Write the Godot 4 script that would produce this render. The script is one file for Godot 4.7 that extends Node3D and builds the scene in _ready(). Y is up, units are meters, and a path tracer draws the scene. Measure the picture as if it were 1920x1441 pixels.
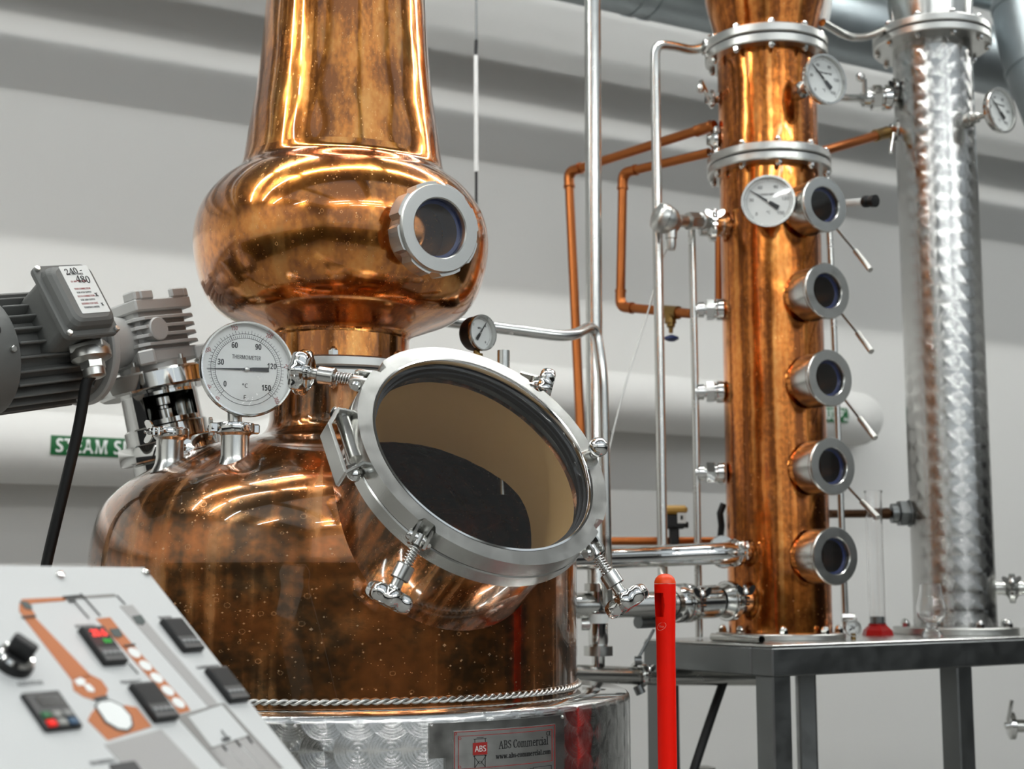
extends Node3D
# A small distillery: copper pot still, copper and steel columns on a steel table, gauges and pipes before a white wall.

const F := 2700.0
const MX := 960.0
const MY := 720.5
const EYE := 1.4
const PITCH := 0.13596
const TAN_WALL := Vector3(0.88, 0, -0.475)      # along the rear wall
const IN_WALL := Vector3(0.475, 0, 0.88)        # from the rear wall into the room
const WALL_FAR := 4.2                           # from the camera to the rear wall
const POT := Vector3(-0.3071, EYE, -2.5455)     # the pot's axis at eye height
const COL := Vector3(0.628, EYE, -3.417)        # the copper column's axis
const CON := Vector3(1.134, EYE, -3.731)        # the steel column's axis

var mats := {}
var taken := {}

# ------------------------------------------------------------------ geometry
class Shape:
	var v := PackedVector3Array()
	var n := PackedVector3Array()
	var uv := PackedVector2Array()
	var ix := PackedInt32Array()
	var bent := 0.0        # > 0: x runs round a cylinder of this radius, z out of it

	func vert(p: Vector3, nn: Vector3, t := Vector2.ZERO) -> int:
		v.append(p); n.append(nn); uv.append(t)
		return v.size() - 1

	func tri(a: int, b: int, c: int) -> void:
		var g := (v[b] - v[a]).cross(v[c] - v[a])
		if g.dot(n[a] + n[b] + n[c]) > 0.0:
			ix.append_array([a, c, b])
		else:
			ix.append_array([a, b, c])

	func quad(a: int, b: int, c: int, d: int) -> void:
		tri(a, b, c); tri(a, c, d)

	func flat(pts: Array, nn: Vector3) -> void:
		var f := v.size()
		for p in pts: vert(p, nn)
		for i in range(1, pts.size() - 1): tri(f, f + i, f + i + 1)

	# profile of (radius, height), travelled with the outside on its right; round local y
	func lathe(prof: Array, xf := Transform3D(), seg := 32, from := 0.0, arc := TAU, cut = null) -> Shape:
		var m := prof.size()
		var nor := []
		for i in m - 1:
			var d: Vector2 = prof[i + 1] - prof[i]
			nor.append(Vector2(d.y, -d.x).normalized())
		var run := 0.0
		for i in m - 1:
			var na: Vector2 = nor[i]
			var nb: Vector2 = nor[i]
			if i > 0 and nor[i - 1].dot(na) > 0.8: na = (nor[i - 1] + na).normalized()
			if i < m - 2 and nor[i + 1].dot(nb) > 0.8: nb = (nor[i + 1] + nb).normalized()
			var pa: Vector2 = prof[i]
			var pb: Vector2 = prof[i + 1]
			var next := run + pa.distance_to(pb)
			var f := v.size()
			for k in seg + 1:
				var a := from + arc * k / seg
				var c := cos(a)
				var s := sin(a)
				vert(xf * Vector3(pa.x * s, pa.y, pa.x * c), (xf.basis * Vector3(na.x * s, na.y, na.x * c)).normalized(), Vector2(float(k) / seg, run))
				vert(xf * Vector3(pb.x * s, pb.y, pb.x * c), (xf.basis * Vector3(nb.x * s, nb.y, nb.x * c)).normalized(), Vector2(float(k) / seg, next))
			for k in seg:
				var q := f + 2 * k
				if cut != null and cut.call((v[q] + v[q + 1] + v[q + 2] + v[q + 3]) / 4.0): continue
				if pa.x > 1e-6: tri(q, q + 1, q + 2)
				if pb.x > 1e-6: tri(q + 1, q + 3, q + 2)
			run = next
		return self

	func tube(path: Array, r: float, seg := 16, caps := true) -> Shape:
		var m := path.size()
		var t0: Vector3 = (path[1] - path[0]).normalized()
		var side := t0.cross(Vector3.UP if absf(t0.y) < 0.9 else Vector3.RIGHT).normalized()
		var f := v.size()
		var run := 0.0
		for i in m:
			var t: Vector3
			if i == 0: t = t0
			elif i == m - 1: t = (path[i] - path[i - 1]).normalized()
			else: t = ((path[i] - path[i - 1]).normalized() + (path[i + 1] - path[i]).normalized()).normalized()
			side = (side - t * side.dot(t)).normalized()
			var up := t.cross(side)
			if i: run += path[i].distance_to(path[i - 1])
			for k in seg + 1:
				var a := TAU * k / seg
				var d := side * cos(a) + up * sin(a)
				vert(path[i] + d * r, d, Vector2(float(k) / seg, run))
		for i in m - 1:
			for k in seg:
				var q := f + i * (seg + 1) + k
				quad(q, q + 1, q + seg + 2, q + seg + 1)
		if caps:
			for e in [0, m - 1]:
				var d: Vector3 = (path[0] - path[1]).normalized() if e == 0 else (path[m - 1] - path[m - 2]).normalized()
				var c := vert(path[e], d)
				var g := v.size()
				for k in seg + 1: vert(v[f + e * (seg + 1) + k], d)
				for k in seg: tri(c, g + k, g + k + 1)
		return self

	# a box with chamfered edges
	func box(size: Vector3, xf := Transform3D(), b := 0.0) -> Shape:
		var h := size / 2
		b = minf(b, minf(h.x, minf(h.y, h.z)) * 0.9)
		var p := func(s: Vector3, ax: int) -> Vector3:
			var q := Vector3(s.x * (h.x - b), s.y * (h.y - b), s.z * (h.z - b))
			q[ax] = s[ax] * h[ax]
			return xf * q
		for ax in 3:
			var o := (ax + 1) % 3
			var w := (ax + 2) % 3
			for sg in [-1.0, 1.0]:
				var pts := []
				var nn := Vector3.ZERO
				nn[ax] = sg
				for k in [[-1, -1], [1, -1], [1, 1], [-1, 1]]:
					var s := Vector3.ZERO
					s[ax] = sg; s[o] = k[0]; s[w] = k[1]
					pts.append(p.call(s, ax))
				flat(pts, (xf.basis * nn).normalized())
			if b > 0:
				for so in [-1.0, 1.0]:
					for sw in [-1.0, 1.0]:
						var s1 := Vector3.ZERO
						s1[ax] = -1; s1[o] = so; s1[w] = sw
						var s2 := s1
						s2[ax] = 1
						var nn := Vector3.ZERO
						nn[o] = so; nn[w] = sw
						flat([p.call(s1, o), p.call(s2, o), p.call(s2, w), p.call(s1, w)], (xf.basis * nn).normalized())
		if b > 0:
			for x in [-1.0, 1.0]:
				for y in [-1.0, 1.0]:
					for z in [-1.0, 1.0]:
						var s := Vector3(x, y, z)
						flat([p.call(s, 0), p.call(s, 1), p.call(s, 2)], (xf.basis * s).normalized())
		return self

	# an outline in x, y pushed from z0 to z1, its far edge chamfered by b
	func prism(poly: PackedVector2Array, z0: float, z1: float, xf := Transform3D(), b := 0.0) -> Shape:
		if not Geometry2D.is_polygon_clockwise(poly): poly.reverse()
		var m := poly.size()
		var inner := poly
		if b > 0:
			var off := Geometry2D.offset_polygon(poly, -b, Geometry2D.JOIN_MITER)
			if off.size() == 1 and off[0].size() == m:
				inner = PackedVector2Array()
				for p in poly:            # keep the pairing of the corners
					var best: Vector2 = off[0][0]
					for q in off[0]:
						if q.distance_to(p) < best.distance_to(p): best = q
					inner.append(best)
		var zm := z1 - (b if inner != poly else 0.0)
		for e in [[poly, z0, -1.0], [inner, z1, 1.0]]:
			var t := Geometry2D.triangulate_polygon(e[0])
			var f := v.size()
			for p in e[0]: vert(xf * Vector3(p.x, p.y, e[1]), (xf.basis * Vector3(0, 0, e[2])).normalized(), p)
			for i in range(0, t.size(), 3): tri(f + t[i], f + t[i + 1], f + t[i + 2])
		for i in m:
			var j := (i + 1) % m
			var d := poly[j] - poly[i]
			var na := Vector2(-d.y, d.x).normalized()
			var n0 := na
			var n1 := na
			var dp := poly[i] - poly[(i + m - 1) % m]
			var np := Vector2(-dp.y, dp.x).normalized()
			var dn := poly[(j + 1) % m] - poly[j]
			var nq := Vector2(-dn.y, dn.x).normalized()
			if np.dot(na) > 0.85: n0 = (np + na).normalized()
			if nq.dot(na) > 0.85: n1 = (nq + na).normalized()
			var f := v.size()
			var N0 := (xf.basis * Vector3(n0.x, n0.y, 0)).normalized()
			var N1 := (xf.basis * Vector3(n1.x, n1.y, 0)).normalized()
			vert(xf * Vector3(poly[i].x, poly[i].y, z0), N0); vert(xf * Vector3(poly[j].x, poly[j].y, z0), N1)
			vert(xf * Vector3(poly[j].x, poly[j].y, zm), N1); vert(xf * Vector3(poly[i].x, poly[i].y, zm), N0)
			quad(f, f + 1, f + 2, f + 3)
			if inner != poly:
				flat([xf * Vector3(poly[i].x, poly[i].y, zm), xf * Vector3(poly[j].x, poly[j].y, zm), xf * Vector3(inner[j].x, inner[j].y, z1), xf * Vector3(inner[i].x, inner[i].y, z1)], (xf.basis * Vector3(na.x, na.y, 1)).normalized())
		return self

	# a flat ring between two outlines of equally many points, in x, y, from z0 to z1
	func ring(outer: PackedVector2Array, inner: PackedVector2Array, z0: float, z1: float, xf := Transform3D()) -> Shape:
		var m := outer.size()
		for i in m:
			var j := (i + 1) % m
			for z in [z0, z1]:
				var nn := (xf.basis * Vector3(0, 0, 1 if z == z1 else -1)).normalized()
				flat([xf * Vector3(outer[i].x, outer[i].y, z), xf * Vector3(outer[j].x, outer[j].y, z), xf * Vector3(inner[j].x, inner[j].y, z), xf * Vector3(inner[i].x, inner[i].y, z)], nn)
			for o in [outer, inner]:
				var d: Vector2 = (o[j] - o[i]).normalized()
				var na := Vector2(d.y, -d.x)
				if na.dot(o[i] + o[j]) < 0: na = -na
				if o == inner: na = -na
				flat([xf * Vector3(o[i].x, o[i].y, z0), xf * Vector3(o[j].x, o[j].y, z0), xf * Vector3(o[j].x, o[j].y, z1), xf * Vector3(o[i].x, o[i].y, z1)], (xf.basis * Vector3(na.x, na.y, 0)).normalized())
		return self

	func flat_quad(xf: Transform3D, w: float, h: float) -> Shape:
		flat([xf * Vector3(-w / 2, -h / 2, 0), xf * Vector3(w / 2, -h / 2, 0), xf * Vector3(w / 2, h / 2, 0), xf * Vector3(-w / 2, h / 2, 0)], xf.basis.z)
		return self

	func ball(r: float, o: Vector3, seg := 20) -> Shape:
		var prof := []
		for i in seg / 2 + 1:
			var a := -PI / 2 + PI * i / (seg / 2)
			prof.append(Vector2(maxf(0.0, cos(a) * r), sin(a) * r))
		return lathe(prof, Transform3D(Basis(), o), seg)

	func text(words: String, high: float, xf: Transform3D, font := "Droid Sans", thick := 0.0004, stretch := 1.0, bold := false) -> Shape:
		var t := TextMesh.new()
		var sf := SystemFont.new()
		sf.font_names = PackedStringArray([font])
		if bold: sf.font_weight = 700
		t.font = sf
		t.text = words
		t.font_size = 48
		t.pixel_size = high / 34.0        # capitals are about 0.71 of the font size
		t.curve_step = 4.0
		t.depth = thick
		var a := t.get_mesh_arrays()
		if a.size() == 0 or a[Mesh.ARRAY_VERTEX] == null: return self
		var f := v.size()
		var c: Vector3 = t.get_aabb().get_center()
		for i in a[Mesh.ARRAY_VERTEX].size():
			var p: Vector3 = a[Mesh.ARRAY_VERTEX][i] - Vector3(c.x, c.y, 0)
			vert(xf * Vector3(p.x * stretch, p.y, p.z), (xf.basis * a[Mesh.ARRAY_NORMAL][i]).normalized())
		var idx: PackedInt32Array = a[Mesh.ARRAY_INDEX]
		for i in range(0, idx.size(), 3): tri(f + idx[i], f + idx[i + 1], f + idx[i + 2])
		return self

	# roll what has been laid out flat (x along, y up, z out) round a cylinder, then place it
	func roll(r: float, xf: Transform3D) -> Shape:
		for i in v.size():
			var p := v[i]
			var a := p.x / r
			v[i] = xf * Vector3((r + p.z) * sin(a), p.y, (r + p.z) * cos(a))
			var q := n[i]
			n[i] = (xf.basis * Vector3(q.x * cos(a) + q.z * sin(a), q.y, q.z * cos(a) - q.x * sin(a))).normalized()
		return self

	func mesh(inv := Transform3D()) -> ArrayMesh:
		var a := []
		a.resize(Mesh.ARRAY_MAX)
		var vv := v
		var nn := n
		if inv != Transform3D():
			vv = inv * v
			for i in nn.size(): nn[i] = (inv.basis * nn[i]).normalized()
		a[Mesh.ARRAY_VERTEX] = vv
		a[Mesh.ARRAY_NORMAL] = nn
		a[Mesh.ARRAY_TEX_UV] = uv
		a[Mesh.ARRAY_INDEX] = ix
		var m := ArrayMesh.new()
		m.add_surface_from_arrays(Mesh.PRIMITIVE_TRIANGLES, a)
		return m

func P(px: float, py: float, far: float) -> Vector3:   # the point seen at a pixel, so far ahead
	var cx := (px - MX) / F
	var cy := (MY - py) / F
	var k := cos(PITCH) - cy * sin(PITCH)
	return Vector3(cx * far / k, EYE + (cy * cos(PITCH) + sin(PITCH)) / k * far, -far)

func hit(px: float, py: float, o: Vector3, nn: Vector3) -> Vector3:   # where the sight line meets a plane
	var e := Vector3(0, EYE, 0)
	var d := P(px, py, 1.0) - e
	return e + d * ((o - e).dot(nn) / d.dot(nn))

func W(s: float, high: float, off: float) -> Vector3:   # along the rear wall, above eye height, off the wall
	return TAN_WALL * s - IN_WALL * (WALL_FAR - off) + Vector3(0, EYE + high, 0)

func along(o: Vector3, d: Vector3, hint := Vector3.FORWARD) -> Transform3D:   # local y points along d
	d = d.normalized()
	if absf(d.dot(hint)) > 0.95: hint = Vector3.RIGHT
	var x := d.cross(hint).normalized()
	return Transform3D(Basis(x, d, x.cross(d)), o)

func facing(o: Vector3, z: Vector3, up := Vector3.UP) -> Transform3D:   # local z points along z
	z = z.normalized()
	var x := up.cross(z).normalized()
	return Transform3D(Basis(x, z.cross(x), z), o)

const LZ := Basis(Vector3(1, 0, 0), Vector3(0, 0, 1), Vector3(0, -1, 0))   # turns a lathe's y to z

func bend(pts: Array, r: float, steps := 6) -> Array:   # rounds the corners of a path
	var out := [pts[0]]
	for i in range(1, pts.size() - 1):
		var a: Vector3 = (pts[i - 1] - pts[i])
		var b: Vector3 = (pts[i + 1] - pts[i])
		var l := minf(r, minf(a.length(), b.length()) * 0.48)
		var p: Vector3 = pts[i] + a.normalized() * l
		var q: Vector3 = pts[i] + b.normalized() * l
		for k in steps + 1:
			var t := float(k) / steps
			out.append(p.lerp(pts[i], t).lerp((pts[i] as Vector3).lerp(q, t), t))
	out.append(pts[-1])
	return out

func circle(r: float, m: int, from := 0.0) -> PackedVector2Array:
	var o := PackedVector2Array()
	for i in m: o.append(Vector2(sin(from + TAU * i / m), cos(from + TAU * i / m)) * r)
	return o

func rounded(w: float, h: float, r: float, m := 5) -> PackedVector2Array:
	var o := PackedVector2Array()
	for c in [[1, 1, 0.0], [-1, 1, PI / 2], [-1, -1, PI], [1, -1, 1.5 * PI]]:
		for i in m + 1:
			var a: float = c[2] + PI / 2 * i / m
			o.append(Vector2(c[0] * (w / 2 - r) + cos(a) * r, c[1] * (h / 2 - r) + sin(a) * r))
	return o

# ------------------------------------------------------------------ things and parts
func numbered(called: String) -> String:
	var k: int = taken.get(called, 0)
	taken[called] = k + 1
	return called if k == 0 else "%s_%03d" % [called, k]

func thing(called: String, label: String, category: String, at: Transform3D, group := "") -> Node3D:
	var o := Node3D.new()
	o.name = numbered(called)
	o.transform = at
	add_child(o)
	o.set_meta("label", label)
	o.set_meta("category", category)
	if group: o.set_meta("group", group)
	return o

func base(p: Vector3) -> Transform3D:
	return Transform3D(Basis(), p)

func part(parent: Node3D, called: String, s: Shape, m: Material, local := false, label := "") -> MeshInstance3D:
	var o := MeshInstance3D.new()
	o.name = called
	o.mesh = s.mesh(Transform3D() if local else parent.global_transform.affine_inverse())
	o.material_override = m
	parent.add_child(o, true)
	if label: o.set_meta("label", label)
	return o

func inst(parent: Node3D, called: String, mesh: Mesh, m: Material, at: Transform3D) -> MeshInstance3D:
	var o := MeshInstance3D.new()
	o.name = called
	o.mesh = mesh
	o.material_override = m
	parent.add_child(o, true)
	o.transform = parent.global_transform.affine_inverse() * at
	return o

func struct(called: String, s: Shape, m: Material) -> MeshInstance3D:
	var o := part(self, called, s, m)
	o.set_meta("kind", "structure")
	return o

# ------------------------------------------------------------------ materials
func mat(albedo: Color, rough: float, metal := 0.0) -> StandardMaterial3D:
	var m := StandardMaterial3D.new()
	m.albedo_color = albedo
	m.roughness = rough
	m.metallic = metal
	return m

func noise(freq: float, seed_: int, oct := 4, type := FastNoiseLite.TYPE_SIMPLEX_SMOOTH) -> FastNoiseLite:
	var f := FastNoiseLite.new()
	f.seed = seed_
	f.frequency = freq
	f.noise_type = type
	f.fractal_octaves = oct
	return f

func grey(im: Image, w: int, h: int) -> PackedByteArray:
	im.convert(Image.FORMAT_L8)
	if im.get_width() != w or im.get_height() != h: im.resize(w, h, Image.INTERPOLATE_CUBIC)
	return im.get_data()

func tex(w: int, h: int, d: PackedByteArray, f := Image.FORMAT_RGB8) -> ImageTexture:
	return ImageTexture.create_from_image(Image.create_from_data(w, h, false, f, d))

# lacquered sheet copper: brown tarnish in runs and clouds, dried droplets; returns [albedo, roughness]
func copper_skin(w: int, h: int, seed_: int, tones: Array, spots: int, streaky: float, dull: float, scale_film: float) -> Array:
	var cloud := grey(noise(0.006, seed_, 5).get_image(w, h, false, false, true), w, h)
	var fine := grey(noise(0.05, seed_ + 1, 4).get_image(w, h, false, false, true), w, h)
	var runs := grey(noise(0.02, seed_ + 2, 4).get_image(w, 24, false, false, true), w, h)
	var film := grey(noise(0.004, seed_ + 3, 3).get_image(w, h, false, false, true), w, h)
	var rng := RandomNumberGenerator.new()
	rng.seed = seed_
	var spot := PackedByteArray()
	spot.resize(w * h)
	for i in spots:
		var x := rng.randi_range(4, w - 5)
		var y := rng.randi_range(4, h - 5)
		var k := rng.randf()
		var r := 0.7 if k < 0.72 else (1.4 if k < 0.92 else rng.randf_range(2.0, 4.5))
		var hollow := r > 2.2
		for dy in range(-ceili(r), ceili(r) + 1):
			for dx in range(-ceili(r), ceili(r) + 1):
				var d := sqrt(dx * dx + dy * dy)
				if d > r or (hollow and d < r - 1.4): continue
				var at := (y + dy) * w + x + dx
				spot[at] = maxi(spot[at], int((90 if hollow else 200) * rng.randf_range(0.5, 1.0)))
	var out := PackedByteArray()
	out.resize(w * h * 3)
	var rough := PackedByteArray()
	rough.resize(w * h)
	var a: Vector3 = tones[0]
	var b: Vector3 = tones[1]
	var c: Vector3 = tones[2]
	for i in w * h:
		var t := (cloud[i] * (1.0 - streaky) + runs[i] * streaky) / 255.0
		t = clampf((t - 0.28) * 1.9 + (fine[i] / 255.0 - 0.5) * 0.55, 0.0, 1.0)
		var col := a.lerp(b, t * 2.0) if t < 0.5 else b.lerp(c, t * 2.0 - 1.0)
		var s := spot[i] / 255.0
		var lime := smoothstep(0.56, 0.80, (runs[i] * 0.6 + film[i] * 0.4) / 255.0) * (0.55 + 0.45 * fine[i] / 255.0) * scale_film
		col = col.lerp(Vector3(172, 142, 100), lime * 0.6)
		col = col.lerp(Vector3(238, 216, 190), s * 0.75)
		out[i * 3] = int(col.x)
		out[i * 3 + 1] = int(col.y)
		out[i * 3 + 2] = int(col.z)
		rough[i] = int(clampf(dull + 0.06 * (1.0 - t) + 0.03 * (fine[i] / 255.0) + 0.5 * s + 0.34 * lime, 0.0, 1.0) * 255)
	return [tex(w, h, out), tex(w, h, rough, Image.FORMAT_L8), tex(w, h, film, Image.FORMAT_L8)]

func copper(skin: Array, tint := Color.WHITE, coat := 1.0, wave := 0.25) -> StandardMaterial3D:
	var m := mat(tint, 1.0, 1.0)
	m.albedo_texture = skin[0]
	m.roughness_texture = skin[1]
	m.roughness_texture_channel = BaseMaterial3D.TEXTURE_CHANNEL_RED
	m.heightmap_enabled = true
	m.heightmap_texture = skin[2]
	m.heightmap_scale = wave
	m.clearcoat_enabled = coat > 0
	m.clearcoat = coat
	m.clearcoat_roughness = 0.02
	return m

# engine-turned steel: overlapping discs of circular scratches, one cell as a repeating normal map
func turned(side: int) -> ImageTexture:
	var out := PackedByteArray()
	out.resize(side * side * 3)
	var rng := RandomNumberGenerator.new()
	rng.seed = 5
	var groove := []
	for i in side * 2: groove.append((1.0 if i % 2 else -1.0) * rng.randf_range(0.12, 0.30))
	for y in side:
		for x in side:
			var px := (x + 0.5) / side
			var py := (y + 0.5) / side
			var best := -1000.0
			var d := Vector2.ZERO
			for j in [-1, 0, 1, 2]:
				for i in [-1, 0, 1, 2]:
					var c := Vector2(i, j)
					var q := Vector2(px, py) - c
					if q.length() < 0.72 and i + j * 10 > best:
						best = i + j * 10
						d = q
			var r := d.length()
			var s: float = groove[int(r * side)]
			var nn := Vector3(d.x / maxf(r, 0.01) * s, d.y / maxf(r, 0.01) * s, 1).normalized()
			var at := (y * side + x) * 3
			out[at] = int((nn.x * 0.5 + 0.5) * 255)
			out[at + 1] = int((-nn.y * 0.5 + 0.5) * 255)
			out[at + 2] = int((nn.z * 0.5 + 0.5) * 255)
	return tex(side, side, out)

func turned_steel(t: ImageTexture, around: float, cell: float) -> StandardMaterial3D:
	var m := mat(Color(0.76, 0.76, 0.75), 0.12, 1.0)
	m.normal_enabled = true
	m.normal_texture = t
	m.normal_scale = 1.0
	m.uv1_scale = Vector3(around, 1.0 / cell, 1)
	return m

func smudged(albedo: Color, r0: float, r1: float, freq: float, scale: float, metal := 1.0) -> StandardMaterial3D:
	var m := mat(albedo, 1.0, metal)
	var t := NoiseTexture2D.new()
	t.width = 256
	t.height = 256
	t.seamless = true
	t.noise = noise(freq, 11)
	var ramp := Gradient.new()
	ramp.set_color(0, Color(r0, r0, r0))
	ramp.set_color(1, Color(r1, r1, r1))
	t.color_ramp = ramp
	m.roughness_texture = t
	m.uv1_triplanar = true
	m.uv1_scale = Vector3.ONE * scale
	return m

func make_materials() -> void:
	var s := copper_skin(2048, 1024, 3, [Vector3(158, 94, 42), Vector3(226, 142, 62), Vector3(246, 172, 90)], 9000, 0.25, 0.11, 0.35)
	mats.bright = copper(s)
	var k := copper_skin(2048, 1024, 21, [Vector3(92, 66, 40), Vector3(168, 104, 52), Vector3(214, 128, 66)], 9000, 0.45, 0.10, 1.0)
	mats.kettle = copper(k)
	mats.kettle.metallic = 0.85
	var c := copper_skin(1024, 1024, 40, [Vector3(140, 78, 34), Vector3(218, 130, 58), Vector3(246, 168, 90)], 1200, 0.75, 0.12, 0.3)
	mats.column = copper(c, Color.WHITE, 0.3)
	mats.inner = smudged(Color(0.80, 0.67, 0.46), 0.6, 0.8, 0.03, 5.0, 0.25)
	mats.pipe_copper = smudged(Color(0.66, 0.39, 0.21), 0.26, 0.45, 0.02, 6.0)
	mats.brass = mat(Color(0.55, 0.44, 0.26), 0.35, 1.0)
	mats.steel = smudged(Color(0.80, 0.80, 0.785), 0.16, 0.30, 0.02, 5.0)
	mats.satin = smudged(Color(0.78, 0.78, 0.765), 0.28, 0.40, 0.03, 6.0)
	mats.chrome = mat(Color(0.86, 0.86, 0.85), 0.07, 1.0)
	mats.dull_steel = smudged(Color(0.48, 0.49, 0.49), 0.28, 0.48, 0.02, 3.0)
	var t := turned(256)
	mats.jacket = turned_steel(t, 68, 0.047)
	mats.condenser = turned_steel(t, 14, 0.046)
	mats.black = mat(Color(0.05, 0.055, 0.06), 0.45)
	mats.rubber = mat(Color(0.035, 0.04, 0.045), 0.5)
	mats.gasket = mat(Color(0.03, 0.03, 0.03), 0.6)
	mats.blue = mat(Color(0.02, 0.13, 0.36), 0.4)
	mats.interior = mat(Color(0.06, 0.065, 0.07), 0.5)
	mats.white = mat(Color(0.88, 0.89, 0.88), 0.4)
	mats.dial = mat(Color(0.90, 0.91, 0.90), 0.5)
	mats.ink = mat(Color(0.04, 0.04, 0.045), 0.6)
	mats.red_ink = mat(Color(0.62, 0.10, 0.08), 0.6)
	mats.red = mat(Color(1.0, 0.09, 0.01), 0.42)
	mats.red.metallic_specular = 0.3
	mats.red_glossy = mat(Color(0.66, 0.03, 0.04), 0.3)
	mats.green = mat(Color(0.0, 0.36, 0.17), 0.5)
	mats.paint = smudged(Color(0.40, 0.405, 0.395), 0.42, 0.6, 0.05, 6.0, 0.0)
	mats.cast = smudged(Color(0.74, 0.74, 0.73), 0.4, 0.58, 0.08, 8.0, 0.25)
	mats.galvanized = smudged(Color(0.62, 0.65, 0.66), 0.35, 0.5, 0.03, 3.0)
	mats.wall = smudged(Color(0.86, 0.856, 0.842), 0.65, 0.85, 0.02, 1.0, 0.0)
	mats.plastic = mat(Color(0.90, 0.90, 0.89), 0.5)
	mats.panel = mat(Color(0.77, 0.775, 0.77), 0.5)
	var g := mat(Color(1, 1, 1, 0.012), 0.02)
	g.transparency = BaseMaterial3D.TRANSPARENCY_ALPHA
	mats.glass = g
	var lamp := mat(Color.WHITE, 0.5)
	lamp.emission_enabled = true
	lamp.emission = Color(0.97, 0.99, 1.0)
	lamp.emission_energy_multiplier = 14.0
	mats.lamp = lamp
	mats.jet = mat(Color(0.03, 0.032, 0.036), 0.4)
	mats.dark_copper = mat(Color(0.34, 0.24, 0.17), 0.4, 1.0)
	var sg := mat(Color(1, 1, 1, 0.0), 0.0)
	sg.refraction_enabled = true
	sg.refraction_scale = 0.05
	mats.tumbler = sg
	mats.screen = mat(Color(0.02, 0.022, 0.025), 0.35)
	mats.screen.metallic_specular = 0.25

func _ready() -> void:
	# the camera stands before the pot and looks slightly upwards; the lens is focused on the round door
	var cam := Camera3D.new()
	cam.name = "camera"
	cam.position = Vector3(0, EYE, 0)
	cam.rotation = Vector3(PITCH, 0, 0)
	var lens := CameraAttributesPhysical.new()
	lens.frustum_focal_length = 12.0 * F / MY
	lens.frustum_focus_distance = 2.2
	lens.frustum_near = 0.05
	lens.frustum_far = 60.0
	lens.exposure_aperture = 4.5
	cam.attributes = lens
	cam.fov = rad_to_deg(2.0 * atan(MY / F))
	add_child(cam)
	cam.current = true
	var env := Environment.new()
	env.background_mode = Environment.BG_COLOR
	env.background_color = Color(0.93, 0.97, 1.0)
	env.background_energy_multiplier = 0.66
	env.tonemap_mode = Environment.TONE_MAPPER_LINEAR
	env.tonemap_exposure = EXPOSURE
	env.sdfgi_enabled = true
	env.ssao_enabled = true
	env.ssil_enabled = true
	var we := WorldEnvironment.new()
	we.name = "surroundings"
	we.environment = env
	add_child(we)
	make_materials()
	# rows of tube lamps under the ceiling, along the rear wall: how far off the wall, how strong
	for row in LAMP_ROWS:
		for s in row[3]: tube_lamp(s, row[0], row[1], row[2])
	room()
	ducts()
	wall_pipe()
	pot_still()
	dial_thermometers()
	agitator()
	copper_column()
	steel_column()
	table()
	loose_pipes()
	small_things()
	control_panel()

const EXPOSURE := 1.28
# metres off the wall, energy, height above the eye, places along the wall
const LAMP_ROWS := [[1.38, 0.85, 2.56, FULL], [2.2, 0.85, 2.56, FULL], [3.2, 1.5, 2.56, [-3.4]], [5.0, 1.5, 2.56, [-3.4]], [6.3, 1.2, 2.56, [-1.1, 0.9, 2.9]], [7.1, 1.2, 2.56, [-1.1, 0.9, 2.9]], [7.9, 1.2, 2.56, [-0.1, 1.9, 3.9]]]
const FULL := [-2.6, -0.98, 0.64, 2.26, 3.88, 5.5]

func tube_lamp(s: float, off: float, energy: float, high: float) -> void:
	var o := W(s, high, off)
	var b := Basis(TAN_WALL.normalized(), Vector3.UP, IN_WALL.normalized())
	var t := thing("ceiling_lamp", "white batten with one long lamp tube under the ceiling", "lamp", Transform3D(b, o), "tube lamps under the ceiling")
	part(t, "housing", Shape.new().box(Vector3(1.5, 0.05, 0.07), base(Vector3(0, 0.075, 0)), 0.008).box(Vector3(1.5, 0.012, 0.24), base(Vector3(0, 0.044, 0)), 0.004), mats.white, true)
	part(t, "lamp_tube", Shape.new().tube([Vector3(-0.72, 0.018, 0), Vector3(0.72, 0.018, 0)], 0.014, 10), mats.lamp, true)
	var l := AreaLight3D.new()
	l.name = "light"
	l.area_size = Vector2(1.44, 0.03)
	l.light_energy = energy
	l.light_color = Color(0.99, 0.992, 0.98)
	l.shadow_enabled = true
	t.add_child(l)
	l.transform = Transform3D(Basis(Vector3.RIGHT, -PI / 2), Vector3(0, 0.001, 0))

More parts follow.
